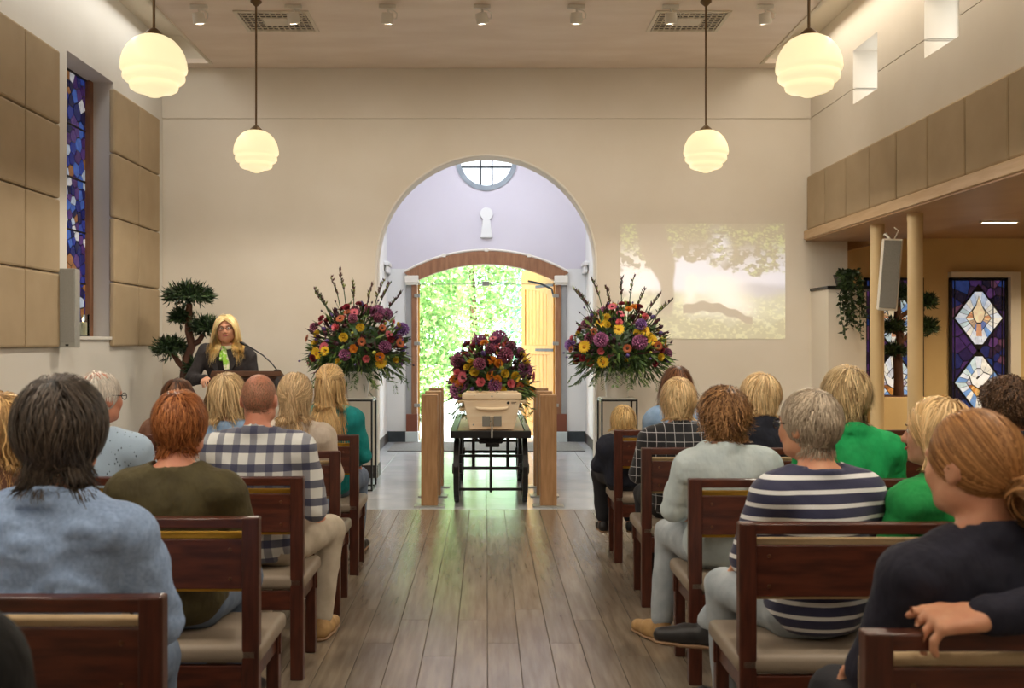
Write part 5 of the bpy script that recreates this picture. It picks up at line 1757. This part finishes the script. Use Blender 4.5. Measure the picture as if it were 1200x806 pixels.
    TH = lambda p: hc + Rh @ (np.array(p) * hs)
    if eyes:
        for s in (-1, 1):
            ey = MB().lathe([(0, -.0105), (.0075, -.0075), (.0105, 0), (.0075, .0075), (0, .0105)], n=12, axis='y').build('eye', EYEW, E, loc=TH((s * .031, .0865, .007)), smooth=True)
            ey.rotation_euler = Matrix(Rh.tolist()).to_euler(); ey.scale = (hs,) * 3
            MB().lathe([(0, .0112), (.0045, .0102), (.005, .009)], n=12, axis='y').build('iris', IRIS, ey, smooth=True)
            MB().tube([TH((s * .014, .100, .024)), TH((s * .03, .099, .029)), TH((s * .048, .086, .025))], [.002, .003, .0015], 6).build('eyebrow', M_BARK, E, smooth=True)
        MB().tube([TH((-.029, .090, -.051)), TH((-.014, .1025, -.0585)), TH((0, .104, -.061)), TH((.014, .1025, -.0585)), TH((.029, .090, -.051))], [.002, .0055, .006, .0055, .002], 8, flat=.8).build('lips', LIPS, E, smooth=True)
    if glasses:
        gl = MB()
        for s in (-1, 1):
            gl.tube([TH((s * .034 + .022 * math.cos(a), .1115 - .3 * abs(.022 * math.cos(a)) * (1 if s * math.cos(a) > 0 else 0), .003 + .016 * math.sin(a))) for a in np.linspace(0, 2 * PI, 15)], .0019 * hs, 5)
            gl.tube([TH((s * .056, .103, .008)), TH((s * .082, .05, .010)), TH((s * .087, -.005, .014)), TH((s * .086, -.022, .0))], .0024 * hs, 5)
        gl.tube([TH((-.012, .1115, .006)), TH((.012, .1115, .006))], .0018 * hs, 5)
        gl.build('glasses', glasses, E, smooth=True)
    return E, TH, J

M_JEANS = mat('jeans_blue', rgb(112, 128, 150), .85, rgb(92, 108, 132), ns=18, bump=.2, bs=200)
M_JEANSL = mat('jeans_pale', rgb(176, 184, 190), .85, rgb(158, 168, 176), ns=14, bump=.2, bs=200)
M_TROUD = mat('trousers_dark', rgb(36, 36, 42), .85, rgb(28, 28, 34), ns=14, bump=.15, bs=200)
M_TROUB = mat('trousers_beige', rgb(196, 184, 166), .85, rgb(182, 170, 150), ns=14, bump=.15, bs=200)
M_SHOE = mat('shoe_black', rgb(34, 32, 34), .45, rgb(26, 24, 26), ns=12)
M_SHOET = mat('shoe_tan', rgb(186, 150, 100), .7, rgb(160, 124, 78), ns=20)
cloth = lambda n, a, bb, ns=14, bp=.55, sh=.0: mat(n, rgb(*a), .85, rgb(*bb), ns=ns, bump=bp, bs=11, bstretch=(1, 1, .55), bdist=.05, sheen=sh)
C_DENIM = cloth('blazer_denim', (156, 180, 216), (138, 162, 200), 90)
C_OLIVE = cloth('tshirt_olive', (76, 68, 38), (66, 58, 32))
C_BLUEP = speck_mat('shirt_blue_pattern', rgb(164, 186, 208), rgb(48, 58, 80), 44, .17)
C_PLAID = band_mat('shirt_plaid', rgb(222, 224, 222), [(0, .078, .42, rgb(44, 50, 92), .62, .1), (2, .085, .42, rgb(30, 36, 78), .85, .3)])
C_BROWN = cloth('top_brown', (120, 84, 66), (104, 70, 54))
C_LBLUE = cloth('top_light_blue', (150, 180, 216), (136, 168, 206))
C_BEIGE = cloth('top_beige', (206, 192, 178), (194, 180, 164))
C_TEAL = cloth('top_teal', (10, 138, 138), (8, 120, 122))
C_GREEN = cloth('jacket_green', (20, 168, 92), (14, 150, 80))
C_GREEND = cloth('top_green_dark', (24, 148, 72), (18, 130, 62))
C_NAVY = cloth('blazer_navy', (30, 30, 48), (24, 24, 40))
C_NAVYT = cloth('top_navy', (30, 34, 50), (24, 28, 42))
C_BLACK = cloth('coat_black', (20, 20, 22), (14, 14, 16))
C_CHAR = cloth('suit_charcoal', (50, 46, 48), (42, 38, 40))
C_STRIPE = band_mat('shirt_striped', rgb(44, 46, 76), [(2, .047, .30, rgb(222, 222, 222), 1.0, .2)])
C_GRID = band_mat('jacket_check', rgb(24, 25, 32), [(0, .052, .07, rgb(196, 196, 200), .8, 0), (2, .052, .07, rgb(196, 196, 200), .8, .3)])
C_PALE = cloth('shirt_pale_blue', (196, 208, 210), (184, 198, 202))

def px_(px, d): return (px - VX) * d / FPX
D_ = .235
def seat(px, row, dpx=0): 
    d = row + D_
    return px_(px, d), d
HB = lambda **k: k
straight = HB(L=.30, n=1700, m=12, t=.022, gw=.55, stick=False, w=.0028, zmin=-.05, lv=.8, back=.0)
def H(base, **k):
    q = dict(base); q.update(k); return q
short = HB(L=.05, n=2600, m=6, t=.014, gw=.12, w=.0022, zmin=-.075)
bob = HB(L=.17, n=2000, m=8, t=.028, gw=.35, w=.0026, zmin=-.06, lv=.8, stick=False)
curly = HB(L=.11, n=3000, m=10, t=.034, gw=.15, curl=.75, w=.0030, zmin=-.07, stick=False)
BLOND = dict(c1=(172, 138, 94), c2=(228, 202, 156))
SANDY = dict(c1=(154, 124, 88), c2=(212, 186, 146))
LR = {k: r[0] for k, r in zip('zABCDE', LROWS)}
RR = {k: r[0] for k, r in zip('ABCEF', RROWS)}

# ---- left block
x, y = seat(66, LR['A'])
person('man with long greying dark hair wearing a light blue denim blazer', x, y, .03, 1.385, C_DENIM, H(short, L=.125, n=4600, m=8, t=.034, gw=.42, mess=.34, c1=(44, 38, 34), c2=(98, 86, 76), crown=(.0, -.35, .93), curl=.22, zmin=-.08, w=.0017),
       yaw=-.12, hs=1.07, w=1.10, b=1.05, skin=SKINR, topname='blazer', wr=.010, legcol=M_JEANS, collar_h=1.10)
x, y = seat(208, LR['B'])
person('red-haired young man in an olive t-shirt', x, y, -.04, 1.306, C_OLIVE, H(short, L=.06, n=4500, w=.0016, t=.022, mess=.3, c1=(112, 58, 28), c2=(182, 116, 66), zmin=-.07), yaw=-.1, hs=1.02, w=1.05, b=1.0, sleeve='short', collar=False, skin=SKINR, wr=.005, legcol=M_JEANS)
x, y = seat(-2, LR['B'])
person('woman with wavy golden hair at the left edge of the picture', x, y, 0, 1.30, C_BROWN, H(straight, L=.28, curl=.35, n=1800, seed=4, c1=(140, 106, 66), c2=(204, 168, 112)), w=.95, b=.95)
x, y = seat(112, LR['C'])
person('white-haired man with dark glasses in a patterned light blue shirt', x, y, 0, 1.353, C_BLUEP, H(short, L=.05, n=2400, t=.016, c1=(186, 176, 164), c2=(226, 220, 210), bald=.62, thin=.18, crown=(0, -.15, .95), zmin=-.07), yaw=-.55, hs=1.02, w=1.12, b=1.08, skin=SKINR, sleeve='half', glasses=M_BLACK, wr=.005, legcol=M_TROUD)
x, y = seat(302, LR['C'])
person('balding man in a blue and white plaid shirt', x, y, -.03, 1.345, C_PLAID, H(short, L=.010, n=3000, m=4, t=.003, w=.0011, nocap=True, c1=(128, 92, 70), c2=(168, 130, 106), bald=.85, thin=.35, crown=(0, -.05, 1.0), zmin=-.065), hs=1.0, w=1.18, b=1.2, skin=SKINR, sleeve='half', wr=.005, legcol=M_TROUB, shoe=('shoe', M_SHOET), pitch=.05,
       arms=(None, ((.205, -.02, 1.0), (.265, .03, .72), (.22, .27, .64))), legs=(None, ((.25, .46, .54), (.22, .40, .10))))
x, y = seat(207, LR['E'])
person('brown-haired woman mostly hidden behind the red-haired man', x, y, 0, 1.236, C_BROWN, H(bob, c1=(66, 40, 26), c2=(116, 76, 50), L=.2), w=.92, b=.92)
x, y = seat(264, LR['D'])
person('blonde woman in a light blue top left of the balding man', x, y, -.15, 1.303, C_LBLUE, H(bob, L=.22, curl=.12, seed=6, c1=(164, 134, 94), c2=(212, 186, 142)), yaw=-.2, w=.92, b=.92, collar=False)
x, y = seat(345, LR['D'])
person('blonde woman with half-tied wavy hair in a beige top', x, y, 0, 1.303, C_BEIGE, H(straight, L=.26, n=2200, t=.026, curl=.22, seed=8, gather=(0, -.135, -.01), gz=.02, **SANDY), w=.94, b=.92, collar=False)
x, y = seat(386, LR['E'])
person('woman with long straight blonde hair in a teal top', x, y, -.05, 1.33, C_TEAL, H(straight, L=.44, m=14, n=1900, t=.026, seed=9, gather=(0, -.13, .05), gz=.05, c1=(166, 130, 86), c2=(214, 184, 132)), w=.95, b=.92, collar=False)
# out of frame neighbour whose black sleeve enters the lower left corner
person('person in black whose shoulder fills the lower left corner', -.93, 1.40, 0, 1.40, C_BLACK, H(short, c1=(40, 30, 26), c2=(70, 56, 48)), w=1.1, b=1.1, legcol=M_TROUD)
# ---- right block
x, y = seat(731, RR['F'])
person('small blond child in the front row right of the aisle', x, y, 0, 1.035, C_NAVYT, H(bob, L=.08, n=1900, c1=(172, 136, 84), c2=(222, 194, 140), seed=12), hs=.90, w=.72, b=.72, legcol=M_TROUD, child=.8)
x, y = seat(796, RR['E'])
person('woman with short blonde hair in a black jacket with a white grid check', x, y, .02, 1.265, C_GRID, H(bob, L=.085, n=3000, t=.03, gw=.25, seed=13, **BLOND), w=1.0, b=1.02, topname='jacket', legcol=M_TROUD, shoe=('boot', None), wr=.003)
x, y = seat(794, RR['F'])
person('brown-haired woman in a light blue blouse behind the checked jacket', x, y, .0, 1.31, C_LBLUE, H(bob, L=.24, c1=(72, 44, 30), c2=(128, 86, 58), seed=14), w=.95, b=.92, collar=False)
x, y = seat(850, RR['C'])
person('woman with curly brown hair in a loose pale blue shirt', x, y, .03, 1.268, C_PALE, H(curly, c1=(84, 54, 34), c2=(176, 132, 86), seed=15), yaw=.5, w=1.0, b=1.06, wr=.010, legcol=M_JEANSL, shoe=('shoe', M_SHOET), legs=(((-.16, .45, .53), (-.21, .40, .10)), None), shoerot=(.5, -.1))
x, y = seat(893, RR['E'])
person('woman with a blonde bob and navy top looking to the left', x, y, .1, 1.293, C_NAVYT, H(bob, L=.10, t=.03, n=3000, seed=16, **BLOND), yaw=.75, w=.92, b=.9)
x, y = seat(955, RR['B'])
person('grey-haired man with glasses in a navy and white striped shirt', x, y, .2, 1.318, C_STRIPE, H(short, L=.055, n=5200, w=.0015, mess=.25, t=.018, seed=17, c1=(136, 120, 102), c2=(200, 184, 162), zmin=-.075), yaw=.42, hs=1.04, w=1.03, b=1.04, skin=SKINT, sleeve='half', collar=False, glasses=M_BLACK, eyes=True, wr=.004, legcol=M_JEANSL,
       legs=(((-.14, .44, .53), (-.12, .46, .10)), ((.03, .46, .625), (-.13, .60, .34))), shoerot=(.1, 1.1))
x, y = seat(994, RR['C'])
person('woman with a blonde bob in a bright green jacket', x, y, 0, 1.362, C_GREEN, H(bob, L=.085, t=.036, n=3200, gw=.22, seed=18, c1=(140, 112, 76), c2=(222, 198, 152), dark=(70, 48, 30)), yaw=.1, w=1.0, b=1.0, topname='jacket', wr=.004)
x, y = seat(1108, RR['B'])
person('blonde woman in a green top in profile behind the navy blazer', x, y, .35, 1.288, C_GREEND, H(bob, L=.15, t=.024, n=2300, seed=19, c1=(176, 140, 92), c2=(222, 192, 142)), yaw=.65, w=.98, b=.95, collar=False, sleeve='half', eyes=True)
x, y = seat(1148, RR['A'])
person('woman with a low bun in a dark navy blazer in the right foreground', x, y, .12, 1.335, C_NAVY, H(short, L=.21, n=4200, m=10, t=.012, mess=.06, seed=20, gather=(0.0, -.125, -.055), gz=-9, stop=True, w=.0018, c1=(120, 78, 44), c2=(190, 138, 86), bun=(0, -.142, -.07, .056), side=.5, zmin=-.06),
       yaw=.36, pitch=.05, hs=1.03, w=1.06, b=1.02, skin=SKINT, topname='blazer', wr=.005, legcol=M_TROUD, lean=-.02)
x, y = seat(1184, RR['C'])
person('dark curly-haired person at the right edge of the picture', x, y, .1, 1.318, C_NAVYT, H(curly, n=2600, L=.08, t=.03, curl=1.3, c1=(52, 36, 26), c2=(104, 76, 54), seed=22), yaw=.3, w=1.05)
# neighbour on the right, outside the frame: left arm along the bench back, hand in view
yb = RR['A']
ox, oy = 1.72, yb + .25
wrist = np.array([px_(1152, yb + .01) - ox, yb + .012 - oy, .930])
person('person in a navy sleeve resting a hand on the right foreground bench back', ox, oy, 0, 1.36, C_NAVY, H(short, c1=(60, 46, 36), c2=(100, 80, 62)), w=1.1, b=1.08, skin=SKINT, legcol=M_TROUD, topname='blazer',
       arms=(((-.205, -.05, 1.0), (-.43, -.19, .955), wrist), None), fine=[(wrist + np.array([-.24, -.07, -.13]), wrist + np.array([.02, .08, .06]))], hf=.0055, h=.02,
       hands=(dict(f=(-1, .02, -.06), n=(0.05, -.35, 1), s=(0, 1, .25), curl=((.04, .08, .05), (.55, .7, .45), (.75, .75, .45), (.85, .7, .45)), L=1.14, spread=.14), None))
# ---- speaker behind the lectern, facing the room
sx, sy = px_(266, 8.78), 8.78
hl = at(241, 446, 8.42)
def to_local(P): return np.array([-(P[0] - sx), -(P[1] - sy), P[2]])
wl = to_local(at(239, 447, 8.45))
E, TH, J = person('blonde speaker in a charcoal suit and green scarf standing at the lectern', sx, sy, PI, HC + (400 - 371) * 8.78 / FPX, C_CHAR,
       H(straight, L=.36, m=14, n=2800, t=.032, seed=30, c1=(238, 208, 142), c2=(252, 236, 188), gw=.5, side=.75, back=-.10, crown=(0, .1, 1.0), off=-.005, zmin=-.03),
       pose='stand', roll=.07, yaw=.14, w=1.06, b=1.10, eyes=True, glasses=M_BLACK, topname='jacket', legcol=M_TROUD, collar=False, neck_open=-.01, group='speaker', hf=.0065,
       arms=((None, None, (-.16, .26, 1.10)), ((.20, -.02, 1.42), (.29, .10, 1.16), wl + np.array([.02, -.10, .02]))),
       hands=(None, dict(f=(-.25, 1, -.25), n=(.5, .2, 1), s=(-1, 0, .3), curl=(.5, .55, .6, .65))))
# scarf
C_SCARF = mat('scarf_green', rgb(140, 200, 50), .6, rgb(236, 236, 210), ns=22, lo=.45, hi=.58, bump=.2, bs=80)
nz = J(0, 0, 1.12)
sc = MB()
sc.tube([nz + np.array([.075 * math.cos(a), .07 * math.sin(a) + .0, .012 - .02 * math.sin(a)]) for a in np.linspace(PI / 2, 2.5 * PI, 17)], .020, 10)
sc.tube([nz + np.array([.0, .085, -.02]), nz + np.array([-.01, .12, -.06]), nz + np.array([-.03, .145, -.13]), nz + np.array([-.04, .155, -.20])], [.022, .028, .034, .030], 10, flat=.5)
sc.tube([nz + np.array([.01, .085, -.02]), nz + np.array([.015, .12, -.06]), nz + np.array([.01, .14, -.12])], [.018, .022, .026], 10, flat=.5)
sc.build('scarf', C_SCARF, E, smooth=True)
for s in (-1, 1):   # lapels
    p0, p1, p2, p3 = [J(s * a, b_, z_) for a, b_, z_ in ((.075, .085, 1.08), (.115, .115, .96), (.02, .150, .82), (.045, .125, .98))]
    MB().hexa([p0, p1, p2, p3], [q + np.array([0, .012, .0]) for q in (p0, p1, p2, p3)]).build('lapel', C_CHAR, E, bevel=.002)
for z_ in (.80, .70):
    q = J(0, .135, z_)
    MB().lathe([(0, .008), (.010, .006), (.011, 0)], tuple(q), 12, 'y').build('button', M_BLACK, E, smooth=True)
